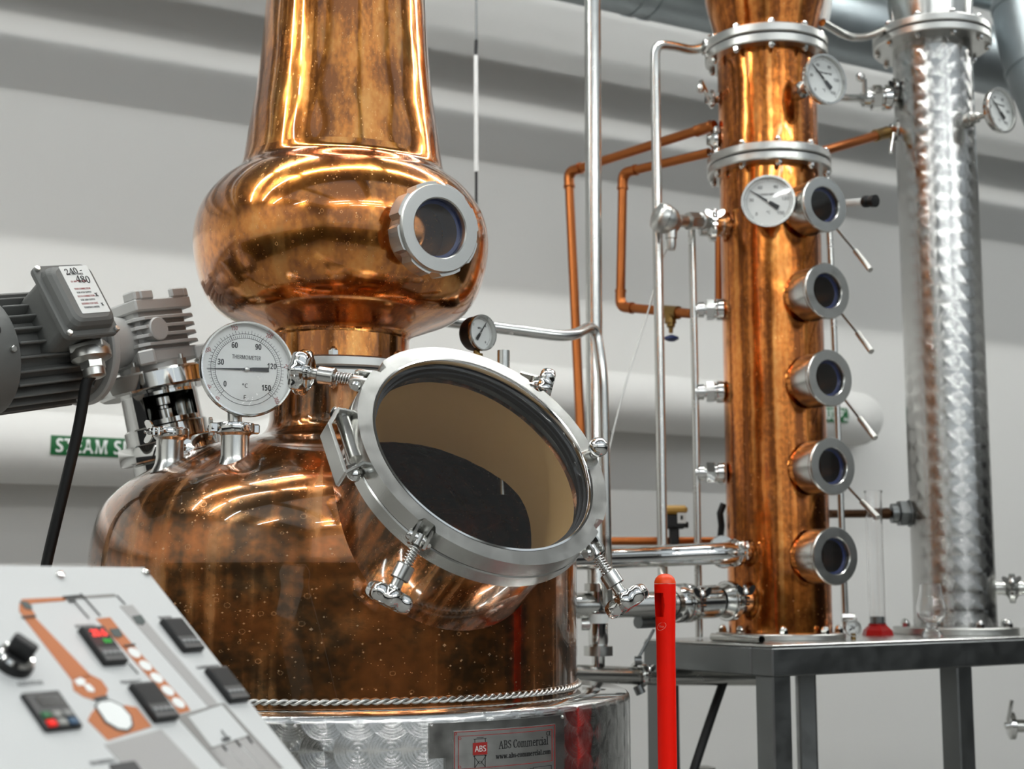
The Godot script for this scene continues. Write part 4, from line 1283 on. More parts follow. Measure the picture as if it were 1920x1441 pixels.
func steel_column() -> void:
	var t := thing("steel_column", "tall engine-turned steel column with scale-like swirls on the table", "column", base(CON + Vector3(0, TOP, 0)))
	var ax := base(CON)
	part(t, "base_flange", Shape.new().lathe([Vector2(0.09, TOP), Vector2(0.153, TOP), Vector2(0.155, TOP + 0.002), Vector2(0.155, TOP + 0.016), Vector2(0.153, TOP + 0.018), Vector2(0.09, TOP + 0.018)], ax, 72), mats.satin)
	for k in 8:
		var a := 0.15 + TAU * k / 8
		inst(t, "bolt", dome_nut(0.011), mats.chrome, Transform3D(Basis(Vector3.RIGHT, -PI / 2), CON + Vector3(sin(a) * 0.134, TOP + 0.018, cos(a) * 0.134)))
	part(t, "shell", Shape.new().lathe([Vector2(0.1034, TOP + 0.016), Vector2(0.1034, 1.424)], ax, 96, PI), mats.condenser)
	part(t, "head", Shape.new().lathe([Vector2(0.1034, 1.466), Vector2(0.106, 1.5), Vector2(0.118, 1.62), Vector2(0.118, 2.0), Vector2(0.1, 2.05), Vector2(0, 2.06)], ax, 72, PI), mats.steel)
	flange_pair(t, CON, 0.155, 0.1, 1.422, 1.468, 10, 0.1, 0.0085, mats.satin)
	dial_on(CON, 0.1034, 0.64, 1.198, 0.105, 0.06, "dial thermometer on a stem high up the engine-turned steel column", -50.0)
	# fittings on the side towards the copper column
	for e in [[1672, 66, 0.034, 0.7], [1676, 172, 0.034, 0.3], [1680, 242, 0.024, 2.0]]:
		var a := P(e[0], e[1], 3.74)
		var xf := along(a, Vector3(1, 0, 0.1), Vector3.UP)
		xf.basis = xf.basis.rotated(Vector3.RIGHT, e[3])
		ferrule_joint(t, xf, e[2] * 0.5, e[2])
		part(t, "port", Shape.new().tube([a, Vector3(CON.x - 0.08, a.y, a.z)], e[2] * 0.5, 16), mats.steel)
	part(t, "pipe_union", union_stack(along(P(1612, 184, 3.72), Vector3(1, 0, 0)), 0.035, 0.085), mats.chrome)
	part(t, "valve_lever", Shape.new().tube([P(1622, 186, 3.7), P(1620, 148, 3.68)], 0.007, 10).ball(0.013, P(1613, 145, 3.68), 12), mats.chrome)
	part(t, "valve_lever", Shape.new().tube([P(1675, 250, 3.72), P(1670, 287, 3.7)], 0.0065, 10), mats.chrome)
	part(t, "pipe_union", union_stack(along(P(1666, 962, 3.75), Vector3(1, 0, 0)), 0.036, 0.07), mats.dull_steel)
	# outlet with a clamp
	var o := P(1898, 1102, 3.7)
	var ox := along(o, Vector3(0.94, 0, 0.34), Vector3.UP)
	ferrule_joint(t, ox, 0.017, 0.036)
	part(t, "outlet", Shape.new().tube([Vector3(CON.x, o.y, CON.z), o, o + Vector3(0.94, 0, 0.34) * 0.25], 0.017, 24), mats.steel)

# ------------------------------------------------------------------ the steel table
func table() -> void:
	var A := Vector3(0.5455, EYE + TOP, -3.065)
	var u := Vector3(0.82, 0, -0.57).normalized()
	var v := Vector3(-0.57, 0, -0.82).normalized()
	var b := Basis(u, Vector3.UP, -v)
	var L := 1.75
	var D := 0.42
	var w := 0.064
	var t := thing("steel_table", "square-tube steel table carrying the copper column and the steel column", "table", base(Vector3(A.x, 0, A.z)))
	var at := func(x: float, y: float, z: float) -> Transform3D: return Transform3D(b, A + u * x + v * z + Vector3(0, y, 0))
	part(t, "table_top", Shape.new().box(Vector3(L - 0.004, 0.006, D - 0.004), at.call(L / 2, -0.003, D / 2), 0.002), mats.steel)
	for z in [w / 2, D - w / 2]:
		part(t, "rail", Shape.new().box(Vector3(L, w - 0.004, w), at.call(L / 2, -0.004 - w / 2, z), 0.003), mats.dull_steel)
	for x in [w / 2, L - w / 2]:
		part(t, "rail", Shape.new().box(Vector3(w, w - 0.0044, D - 2 * w), at.call(x, -0.004 - w / 2, D / 2), 0.003), mats.dull_steel)
	var hi := EYE + TOP - w
	for e in [[w / 2, w / 2], [w / 2, D - w / 2], [0.63, w / 2], [L - w / 2, w / 2], [L - w / 2, D - w / 2]]:
		var leg := part(t, "leg", Shape.new().box(Vector3(0.054, hi, 0.054), at.call(e[0], -w - hi / 2, e[1]), 0.003), mats.dull_steel)
		part(leg, "foot", Shape.new().lathe([Vector2(0, -EYE - TOP), Vector2(0.03, -EYE - TOP), Vector2(0.026, -EYE - TOP + 0.012), Vector2(0, -EYE - TOP + 0.012)], base((at.call(e[0], 0, e[1]) as Transform3D).origin), 16), mats.rubber)

# ------------------------------------------------------------------ pipes that stand or run by themselves
func pipe(called: String, label: String, pts: Array, r: float, round_: float, m: Material, seg := 20) -> Node3D:
	var path := bend(pts, round_, 8)
	var t := thing(called, label, "pipe", base(path[-1]))
	part(t, "pipe_run", Shape.new().tube(path, r, seg), m)
	return t

func sleeve(t: Node3D, a: Vector3, b: Vector3, r: float, m: Material, called := "elbow_sleeve") -> void:
	part(t, called, Shape.new().lathe([Vector2(r * 0.8, 0), Vector2(r, 0.0), Vector2(r * 1.06, 0.003), Vector2(r, 0.006), Vector2(r, (b - a).length() - 0.006), Vector2(r * 1.06, (b - a).length() - 0.003), Vector2(r, (b - a).length()), Vector2(r * 0.8, (b - a).length())], along(a, b - a), 20), m)

func elbow(t: Node3D, p: Vector3, a: Vector3, b: Vector3, r: float, m: Material) -> void:   # a soldered bend with two beads
	var da := (a - p).normalized()
	var db := (b - p).normalized()
	part(t, "elbow", Shape.new().tube(bend([p + da * r * 3.6, p, p + db * r * 3.6], r * 2.6, 8), r * 1.14, 18), m)
	for d in [da, db]: part(t, "elbow_bead", Shape.new().tube([p + d * r * 3.3, p + d * r * 3.5, p + d * r * 3.8], r * 1.26, 18), m)

func loose_pipes() -> void:
	# polished steel
	pipe("steel_riser", "thick steel riser pipe straight up between pot still and copper pipes", [Vector3(P(1111, 0, 3.2).x, EYE + 2.79, -3.2), P(1111, 0, 3.2), P(1114, 640, 3.2), P(1118, 1132, 3.13)], 0.019, 0.05, mats.steel, 28)
	pipe("bent_pipe", "steel pipe from behind the bulb bending downward by the riser pipe", [P(700, 590, 2.62), P(860, 605, 2.84), P(1068, 632, 2.9), P(1116, 607, 3.0), P(1130, 700, 2.98), P(1137, 1046, 2.98), P(1140, 1132, 3.12)], 0.0115, 0.045, mats.steel)
	var r := pipe("reflux_pipe", "steel pipe with swan-neck top joining the upper copper column flange", [P(1338, 82, 3.43), P(1300, 96, 3.40), P(1262, 86, 3.36), P(1228, 84, 3.33), P(1229, 170, 3.33), P(1243, 1085, 3.31), P(1244, 1128, 3.21)], 0.0118, 0.04, mats.steel)
	part(r, "ferrule", Shape.new().lathe([Vector2(0.012, 0), Vector2(0.018, 0.004), Vector2(0.018, 0.012), Vector2(0.012, 0.016)], along(P(1318, 88, 3.41), Vector3(1, 0.2, 0)), 20), mats.chrome)
	pipe("standpipe", "thin steel standpipe joined by three unions to the copper column", [P(1297, 425, 3.42), P(1303, 700, 3.42), P(1311, 1194, 3.42)], 0.0088, 0.03, mats.steel)
	pipe("downpipe", "thin steel downpipe right behind the copper column's windows", [P(1548, 285, 3.52), P(1565, 660, 3.52), P(1586, 1180, 3.52)], 0.0082, 0.05, mats.steel)
	pipe("vapour_pipe", "thin steel pipe sagging between the tops of both columns", [P(1542, 42, 3.43), P(1590, 70, 3.5), P(1625, 70, 3.62), P(1668, 52, 3.7)], 0.0105, 0.06, mats.steel)
	pipe("drain_pipe", "thin steel pipe behind the upper thermometer reaching the steel column valve", [P(1540, 176, 3.5), P(1585, 184, 3.58), P(1616, 184, 3.7)], 0.010, 0.05, mats.steel)
	for e in [[1664, -60, 1676, 52, "first"], [1704, -60, 1680, 50, "second"]]:
		pipe("coolant_tube", ["slim steel tube sloping down onto the steel column flange", "slim steel tube crossing its twin above the steel column flange"][0 if e[4] == "first" else 1], [P(e[0], e[1], 3.72), P(e[2] - 2, e[3] - 50, 3.72), P(e[2], e[3], 3.72)], 0.006, 0.05, mats.steel)
	pipe("feed_pipe", "short steel pipe beside the copper column top running upward", [P(1560, -80, 3.6), P(1550, 25, 3.6), P(1545, 50, 3.6)], 0.011, 0.03, mats.white)
	# thick steel runs low down, from the pot to the column
	var a := pipe("transfer_pipe", "polished steel pipe behind the door entering the copper column, upper of two", [P(900, 1050, 2.8), P(1060, 1048, 3.08), P(1240, 1042, 3.25), P(1345, 1037, 3.28), P(1380, 1036, 3.32)], 0.0245, 0.05, mats.chrome, 32)
	part(a, "clamp_disc", Shape.new().lathe([Vector2(0, -0.006), Vector2(0.036, -0.006), Vector2(0.038, 0), Vector2(0.036, 0.006), Vector2(0, 0.006)], along(P(1355, 1034, 3.33), Vector3(0.4, 0.1, 0.9)), 32), mats.steel)
	var b := pipe("transfer_pipe", "polished steel pipe passing behind the red handle into the copper column", [P(820, 1142, 2.78), P(1060, 1136, 3.1), P(1240, 1132, 3.2), P(1366, 1126, 3.32)], 0.0275, 0.04, mats.steel, 32)
	var b0 := P(1280, 1130, 3.235)
	var bd := (P(1366, 1126, 3.32) - b0).normalized()
	part(b, "union_body", Shape.new().lathe([Vector2(0.028, -0.03), Vector2(0.04, -0.028), Vector2(0.043, -0.02), Vector2(0.043, -0.005), Vector2(0.036, 0), Vector2(0.036, 0.012), Vector2(0.042, 0.016), Vector2(0.042, 0.024), Vector2(0.037, 0.03), Vector2(0.037, 0.098), Vector2(0.03, 0.1)], along(b0, bd), 36), mats.chrome)
	part(b, "clamp", clamp_shape(along(b0 + bd * 0.01, bd, Vector3.UP), 0.041, 0.018), mats.chrome)
	var c := pipe("drain_line", "steel drain pipe low behind the pot running beneath the table", [P(820, 1258, 2.8), P(1060, 1262, 3.05), P(1240, 1268, 3.3), P(1440, 1270, 3.55)], 0.0195, 0.04, mats.steel, 28)
	part(c, "clamp", clamp_shape(along(P(1198, 1264, 3.24), Vector3(0.8, 0, -0.6), Vector3.UP), 0.027, 0.014), mats.chrome)
	part(c, "clamp_screw", Shape.new().tube([P(1196, 1235, 3.22), P(1226, 1180, 3.26)], 0.0035, 8).tube([P(1190, 1238, 3.22), P(1203, 1238, 3.22)], 0.010, 12).tube([P(1195, 1285, 3.22), P(1202, 1300, 3.22)], 0.011, 12), mats.dull_steel)
	# a sampling valve hanging between the two
	var s := thing("sampling_valve", "upright steel sampling valve with white band between two low pipes", "valve", base(P(1121, 1255, 3.12)))
	var o := P(1122, 1250, 3.12)
	part(s, "valve_body", Shape.new().lathe([Vector2(0, 0), Vector2(0.014, 0), Vector2(0.014, 0.028), Vector2(0.019, 0.04), Vector2(0.0215, 0.055), Vector2(0.0215, 0.115), Vector2(0.016, 0.12), Vector2(0.016, 0.16), Vector2(0, 0.16)], base(o), 24), mats.chrome)
	part(s, "collar", Shape.new().lathe([Vector2(0.012, 0.022), Vector2(0.031, 0.024), Vector2(0.031, 0.044), Vector2(0.012, 0.046)], base(o), 32), mats.steel)
	part(s, "collar", Shape.new().lathe([Vector2(0.012, 0.158), Vector2(0.029, 0.16), Vector2(0.029, 0.176), Vector2(0.012, 0.178)], base(o), 32), mats.steel)
	part(s, "label_band", Shape.new().lathe([Vector2(0.0219, 0.092), Vector2(0.0219, 0.112)], base(o), 24), mats.white)
	part(s, "side_port", Shape.new().tube([P(1090, 1170, 3.12), P(1112, 1170, 3.12)], 0.013, 16), mats.steel)
	var sp := pipe("blanked_port", "short closed steel pipe end left of the red handle", [P(1196, 1166, 3.2), P(1238, 1164, 3.25), P(1242, 1136, 3.21)], 0.0138, 0.02, mats.dull_steel)
	sp.set_meta("label", "short closed steel pipe end between sampling valve and red handle")
	# copper water pipes
	var m: Material = mats.pipe_copper
	var p1 := P(1066, 322, 3.78)
	var p0 := P(1340, 234, 3.42)
	var p2 := P(1098, 1014, 3.60)
	var t := pipe("copper_pipe", "copper water pipe with one elbow, farther from the copper column", [p0, p1, p2], 0.0122, 0.035, m)
	elbow(t, p1, p0, p2, 0.0122, m)
	sleeve(t, P(1305, 246, 3.465), P(1334, 236, 3.43), 0.0145, m, "end_sleeve")
	var q0 := P(1330, 286, 3.45)
	var q1 := P(1168, 324, 3.64)
	var q2 := P(1163, 575, 3.62)
	var q3 := P(1298, 588, 3.44)
	t = pipe("copper_pipe", "copper water pipe bent into a bracket, nearer the copper column", [q0, q1, q2, q3], 0.0118, 0.035, m)
	elbow(t, q1, q0, q2, 0.0118, m)
	elbow(t, q2, q1, q3, 0.0118, m)
	var v := thing("drain_valve", "small brass tee with blue lever hanging under the copper pipe", "valve", base(P(1257, 632, 3.5)))
	var vo := P(1257, 585, 3.495)
	part(v, "tee_body", Shape.new().tube([P(1245, 584, 3.515), P(1272, 586, 3.475)], 0.0165, 16).tube([vo, P(1257, 606, 3.495)], 0.0145, 16).lathe([Vector2(0, 0), Vector2(0.005, 0), Vector2(0.006, 0.012), Vector2(0.0105, 0.016), Vector2(0.0105, 0.024), Vector2(0, 0.026)], base(P(1258, 624, 3.495)), 16), mats.brass)
	part(v, "lever", Shape.new().lathe([Vector2(0, 0), Vector2(0.009, 0.001), Vector2(0.0185, 0.006), Vector2(0.0175, 0.011), Vector2(0.006, 0.016), Vector2(0, 0.016)], base(P(1259, 640, 3.495)), 20), mats.blue)
	pipe("copper_stub", "short copper pipe glimpsed upright behind the copper column", [P(1349, 440, 3.62), P(1349, 575, 3.62)], 0.0115, 0.02, m)
	t = pipe("copper_link", "copper pipe climbing between both columns above the windows", [P(1540, 284, 3.56), P(1678, 244, 3.735)], 0.0125, 0.03, m)
	sleeve(t, P(1640, 255, 3.687), P(1664, 248, 3.717), 0.016, mats.brass, "end_sleeve")
	t = pipe("copper_link", "dark copper pipe between the columns behind the measuring cylinder", [P(1555, 963, 3.66), P(1690, 962, 3.76)], 0.0105, 0.03, mats.dark_copper)
	sleeve(t, P(1640, 963, 3.72), P(1664, 962, 3.74), 0.0145, mats.dark_copper, "end_sleeve")
	pipe("copper_main", "level copper pipe behind both thin steel pipes near the table", [P(1098, 1014, 3.6), P(1375, 1014, 3.68)], 0.0105, 0.03, m)
	# cable with a hanging rod
	var h := thing("hanging_level_rod", "white rod hanging on a thin wire behind the bulb's round window", "rod", base(P(893, 385, 3.6)))
	part(h, "wire", Shape.new().tube([Vector3(P(893, 0, 3.6).x, EYE + 2.79, -3.6), P(893, 76, 3.6)], 0.0028, 8), mats.dull_steel)
	part(h, "upper_sleeve", Shape.new().tube([P(893, 75, 3.6), P(892, 105, 3.6)], 0.0048, 10), mats.rubber)
	part(h, "rod", Shape.new().tube([P(892, 104, 3.6), P(893, 322, 3.6)], 0.0058, 12), mats.plastic)
	part(h, "lower_sleeve", Shape.new().tube([P(893, 318, 3.6), P(893, 420, 3.6)], 0.0036, 10), mats.rubber)

func small_things() -> void:
	# temperature sensor head clamped to the column
	var t := thing("temperature_sensor", "silver sensor head with screw cap and chain clamped to the copper column", "sensor", base(P(1300, 415, 3.40)))
	var c := P(1252, 413, 3.27)
	var d := Vector3(-0.86, 0.32, 0.3)
	var zx := along(c, d)
	part(t, "head", Shape.new().lathe([Vector2(0, -0.03), Vector2(0.016, -0.03), Vector2(0.022, -0.02), Vector2(0.030, -0.012), Vector2(0.033, 0), Vector2(0.034, 0.008)], zx, 32), mats.satin)
	part(t, "screw_cap", Shape.new().lathe([Vector2(0.032, 0.009), Vector2(0.0355, 0.010), Vector2(0.0355, 0.022), Vector2(0.031, 0.03), Vector2(0.018, 0.036), Vector2(0, 0.038)], zx, 32), mats.satin)
	part(t, "cable_gland", Shape.new().lathe([Vector2(0, -0.055), Vector2(0.009, -0.055), Vector2(0.0115, -0.045), Vector2(0.0115, -0.03), Vector2(0.014, -0.028), Vector2(0.014, 0)], base(P(1258, 425, 3.27)), 18), mats.satin)
	var e := P(1264, 414, 3.29)
	part(t, "neck", union_stack(along(e, P(1328, 414, 3.40) - e), 0.021, (P(1328, 414, 3.40) - e).length()), mats.satin)
	var f := P(1336, 424, 3.40)
	ferrule_joint(t, along(f, Vector3(1, 0, 0), Vector3.UP), 0.02, 0.036)
	part(t, "port", Shape.new().tube([f - Vector3(0.03, 0, 0), f + Vector3(0.07, 0, -0.01)], 0.0245, 24), mats.steel)
	var links := Shape.new()
	var a0 := P(1224, 410, 3.36)
	var a1 := P(1237, 492, 3.36)
	var a2 := P(1254, 462, 3.36)
	var way := bend([a0, P(1226, 460, 3.36), a1, a2], 0.05, 12)
	for k in way.size() - 1:
		var m := maxi(1, int((way[k + 1] - way[k]).length() / 0.004))
		for i in m: links.ball(0.0021, way[k].lerp(way[k + 1], float(i) / m), 6)
	part(t, "bead_chain", links, mats.chrome).set_meta("kind", "stuff")
	part(t, "sensor_wire", Shape.new().tube(bend([P(1252, 455, 3.37), P(1238, 500, 3.36), P(1214, 590, 3.34), P(1166, 740, 3.3), P(1138, 860, 3.25), P(1125, 960, 3.2)], 0.3, 8), 0.0022, 8), mats.satin)
	# red handle
	var o := P(1246.5, 1075, 2.3)
	var h := thing("broom_handle", "bright red plastic broom handle standing upright before the steel table", "broom", base(Vector3(o.x, 0, o.z)))
	var slot := Vector3(-0.35, 0, 0.94).normalized()
	var hole := func(p: Vector3) -> bool:
		var l := p - o
		return l.y < -0.030 and l.y > -0.068 and Vector3(l.x, 0, l.z).normalized().dot(Vector3(-0.75, 0, 0.66)) > 0.86 - 0.10 * (1.0 - absf(l.y + 0.049) / 0.019)
	var prof := [Vector2(0, 0.0), Vector2(0.006, -0.0006), Vector2(0.011, -0.003), Vector2(0.0148, -0.007), Vector2(0.0167, -0.012), Vector2(0.0172, -0.0155)]
	prof.reverse()
	part(h, "end_cap", Shape.new().lathe(prof, base(o), 40), mat(Color(1.0, 0.30, 0.05), 0.4))
	var pole := [Vector2(0.0149, -o.y + 0.04), Vector2(0.0149, -0.12)]
	for k in 60: pole.append(Vector2(lerpf(0.0149, 0.0170, smoothstep(0.0, 1.0, k / 59.0)), -0.12 + 0.104 * k / 59.0))
	part(h, "pole", Shape.new().lathe(pole, base(o), 90, 0, TAU, hole), mats.red)
	part(h, "hanging_slot", Shape.new().lathe([Vector2(0.006, -0.085), Vector2(0.006, -0.02)], base(o), 40), mats.red)
	var mk := Shape.new()
	var el := PackedVector2Array()
	var ei := PackedVector2Array()
	for i in 40:
		var w := TAU * i / 40
		el.append(Vector2(cos(w) * 0.0085, sin(w) * 0.0055).rotated(0.5))
		ei.append(Vector2(cos(w) * 0.0078, sin(w) * 0.0048).rotated(0.5))
	mk.ring(el, ei, 0.0, 0.0004)
	mk.text("Vikan", 0.0034, base(Vector3(0, 0, 0.0)), "Droid Sans", 0.0006, 0.8)
	part(h, "maker_mark", mk.roll(0.0153, base(o + Vector3(0, -0.082, 0)) * Transform3D(Basis(Vector3.UP, -0.55), Vector3.ZERO)), mat(Color(0.95, 0.55, 0.5), 0.5))
	part(h, "broom_head", Shape.new().box(Vector3(0.4, 0.05, 0.06), base(Vector3(o.x, 0.06, o.z)), 0.012), mats.red)
	part(h, "bristles", Shape.new().box(Vector3(0.39, 0.04, 0.05), base(Vector3(o.x, 0.02, o.z)), 0.004), mats.rubber).set_meta("kind", "stuff")
	# measuring cylinder
	var g := P(1646, 1189, 3.64)
	g.y = EYE + TOP
	var m := thing("measuring_cylinder", "tall clear measuring cylinder with red hexagonal foot on the table", "cylinder", base(g))
	var hx := Transform3D(Basis(Vector3.RIGHT, -PI / 2), Vector3(g.x, g.y, g.z))
	var foot := Shape.new()
	for e2 in [[0.040, 0.0, 0.037, 0.012], [0.037, 0.012, 0.021, 0.026]]:
		for k in 6:
			var w0 := TAU * k / 6
			var w1 := TAU * (k + 1) / 6
			var nn := Vector3(sin((w0 + w1) / 2), 0.2 if e2[1] == 0.0 else 1.1, cos((w0 + w1) / 2)).normalized()
			foot.flat([g + Vector3(sin(w0) * e2[0], e2[1], cos(w0) * e2[0]), g + Vector3(sin(w1) * e2[0], e2[1], cos(w1) * e2[0]), g + Vector3(sin(w1) * e2[2], e2[3], cos(w1) * e2[2]), g + Vector3(sin(w0) * e2[2], e2[3], cos(w0) * e2[2])], nn)
	foot.lathe([Vector2(0.0225, 0.024), Vector2(0.0225, 0.028), Vector2(0, 0.028)], base(g), 24)
	part(m, "foot", foot, mats.red_glossy)
	part(m, "stopper", Shape.new().lathe([Vector2(0.0185, 0.026), Vector2(0.0185, 0.046), Vector2(0, 0.046)], base(g), 24), mats.dull_steel)
	var top := P(1637, 920, 3.64).y - g.y
	part(m, "glass_tube", Shape.new().lathe([Vector2(0.0205, 0.027), Vector2(0.0205, top - 0.008), Vector2(0.0235, top), Vector2(0.0215, top - 0.002), Vector2(0.0186, top - 0.01), Vector2(0.0186, 0.03), Vector2(0.0205, 0.0285)], base(g), 40), mats.tumbler)
	# tasting glass
	var q := P(1748, 1194, 3.5)
	q.y = EYE + TOP
	var wg := thing("tasting_glass", "tulip-shaped empty whisky glass standing before the engine-turned steel column", "glass", base(q))
	part(wg, "bowl", Shape.new().lathe(smooth([[0.0, 0.004], [0.02, 0.0], [0.0245, 0.003], [0.022, 0.012], [0.013, 0.022], [0.0145, 0.029], [0.028, 0.042], [0.0352, 0.058], [0.0345, 0.074], [0.029, 0.096], [0.0255, 0.122], [0.0253, 0.126], [0.0238, 0.126], [0.0273, 0.096], [0.0328, 0.074], [0.0334, 0.058], [0.026, 0.044], [0.012, 0.033], [0.0, 0.031]], 4), base(q), 48), mats.tumbler)
	# small gauge by the column foot
	var sg := P(1601, 1177, 3.36)
	var sgt := dial("pressure_gauge", "tiny white-faced gauge near the copper column's foot beside the measuring cylinder", facing(sg, Vector3(0.1, 0.05, 1)), 0.0195, 0.014, 2, 60.0)
	part(sgt, "stem", Shape.new().tube([sg - Vector3(0, 0.012, 0.008), Vector3(sg.x, EYE + TOP, sg.z - 0.008)], 0.006, 12), mats.brass)
	part(sgt, "mount", Shape.new().tube([P(1578, 1157, 3.42), P(1602, 1157, 3.42)], 0.010, 14).tube([P(1603, 1160, 3.42), sg - Vector3(0, 0, 0.01)], 0.005, 10), mats.chrome)
	# loose tube on the table
	var la := P(1336, 1186, 3.29)
	var lb := P(1428, 1200, 3.14)
	la.y = EYE + TOP + 0.0088
	lb.y = EYE + TOP + 0.0088
	var lt := thing("loose_tube", "short loose steel tube lying on the table beside the copper column", "tube", base((la + lb) / 2))
	part(lt, "tube_wall", Shape.new().tube([la, lb], 0.0085, 20, false), mats.steel)
	part(lt, "tube_bore", Shape.new().tube([la, lb], 0.0068, 16, false), mats.dull_steel)
	# actuated valve with a yellow cover
	var y := P(1268, 985, 3.62)
	var yv := thing("actuated_valve", "black valve actuator with yellow cover on the level copper pipe", "valve", base(y))
	part(yv, "actuator_body", Shape.new().box(Vector3(0.05, 0.036, 0.045), base(y + Vector3(-0.004, 0.01, 0)), 0.005).box(Vector3(0.024, 0.05, 0.026), base(y + Vector3(-0.006, -0.022, 0)), 0.004).tube([y + Vector3(-0.045, 0.006, 0), y + Vector3(0.03, 0.002, 0)], 0.008, 12), mats.rubber)
	part(yv, "cover", Shape.new().box(Vector3(0.062, 0.022, 0.05), base(y + Vector3(-0.004, 0.039, 0)), 0.007), mat(Color(0.75, 0.58, 0.24), 0.4))
	part(yv, "tag", Shape.new().box(Vector3(0.021, 0.026, 0.002), base(y + Vector3(0.011, 0.018, 0.024)), 0.0006), mats.white)
	part(yv, "tag_print", Shape.new().box(Vector3(0.006, 0.010, 0.001), base(y + Vector3(0.011, 0.019, 0.0255))), mats.ink)
	var kb := thing("valve_handle", "dark valve handle half hidden by the copper column near the yellow cover", "valve", base(P(1352, 985, 3.62)))
	part(kb, "grip", Shape.new().tube([P(1357, 944, 3.62), P(1350, 962, 3.62), P(1353, 985, 3.62), P(1350, 1014, 3.67)], 0.0085, 12), mats.rubber)
	# black hose
	var hs := thing("black_hose", "black rubber hose slanting down beneath the steel table", "hose", base(P(1306, 1440, 3.4)))
	part(hs, "hose_wall", Shape.new().tube(bend([P(1372, 1235, 3.45), P(1345, 1310, 3.42), P(1318, 1390, 3.4), P(1300, 1445, 3.38), P(1230, 1700, 3.36)], 0.1, 6), 0.0105, 16), mats.rubber)
	part(hs, "hose_coupling", Shape.new().lathe([Vector2(0, -0.02), Vector2(0.028, -0.02), Vector2(0.028, 0.0), Vector2(0.012, 0.004), Vector2(0, 0.004)], base(P(1320, 1438, 3.5)), 20).tube([P(1320, 1438, 3.5), P(1320, 1438, 3.5) * Vector3(1, 0, 1) + Vector3(0, 0.01, 0)], 0.016, 16), mats.steel)
	var pt := thing("floor_standpipe", "upright steel pipe under the table topped by a shiny collar", "pipe", base(P(1505, 1441, 3.62) * Vector3(1, 0, 1)))
	var po := P(1506, 1412, 3.62)
	part(pt, "pipe_run", Shape.new().tube([Vector3(po.x, 0.01, po.z), po], 0.0125, 18), mats.steel)
	part(pt, "collar", Shape.new().tube([po + Vector3(0, -0.012, 0), po + Vector3(0, 0.008, 0)], 0.0155, 18), mats.chrome)
	var sb := thing("support_tube", "pale grey support tube behind the table's front corner leg", "tube", base(P(1510, 1441, 3.75) * Vector3(1, 0, 1)))
	part(sb, "tube_wall", Shape.new().box(Vector3(0.042, EYE + TOP - 0.07, 0.042), base(Vector3(P(1511, 1300, 3.42).x, (EYE + TOP - 0.07) / 2, -3.42)), 0.004), mats.dull_steel)
	# butterfly valve low by the edge
	var bv := thing("butterfly_valve", "small steel butterfly valve with upright lever under the table's far end", "valve", base(P(1898, 1358, 3.9)))
	var bo := P(1897, 1360, 3.9)
	part(bv, "valve_disc", Shape.new().lathe([Vector2(0, -0.010), Vector2(0.028, -0.010), Vector2(0.036, -0.006), Vector2(0.036, 0.006), Vector2(0.028, 0.010), Vector2(0, 0.010)], along(bo, Vector3(0.99, 0, 0.12)), 32), mats.chrome)
	part(bv, "pipe_run", Shape.new().tube([bo, bo + Vector3(0.99, 0, 0.12) * 0.5], 0.0165, 20), mats.steel)
	part(bv, "lever", Shape.new().tube([P(1889, 1362, 3.85), P(1892, 1340, 3.84), P(1897, 1312, 3.84)], 0.0055, 10).tube([P(1884, 1360, 3.85), P(1896, 1358, 3.85)], 0.009, 12), mats.chrome)

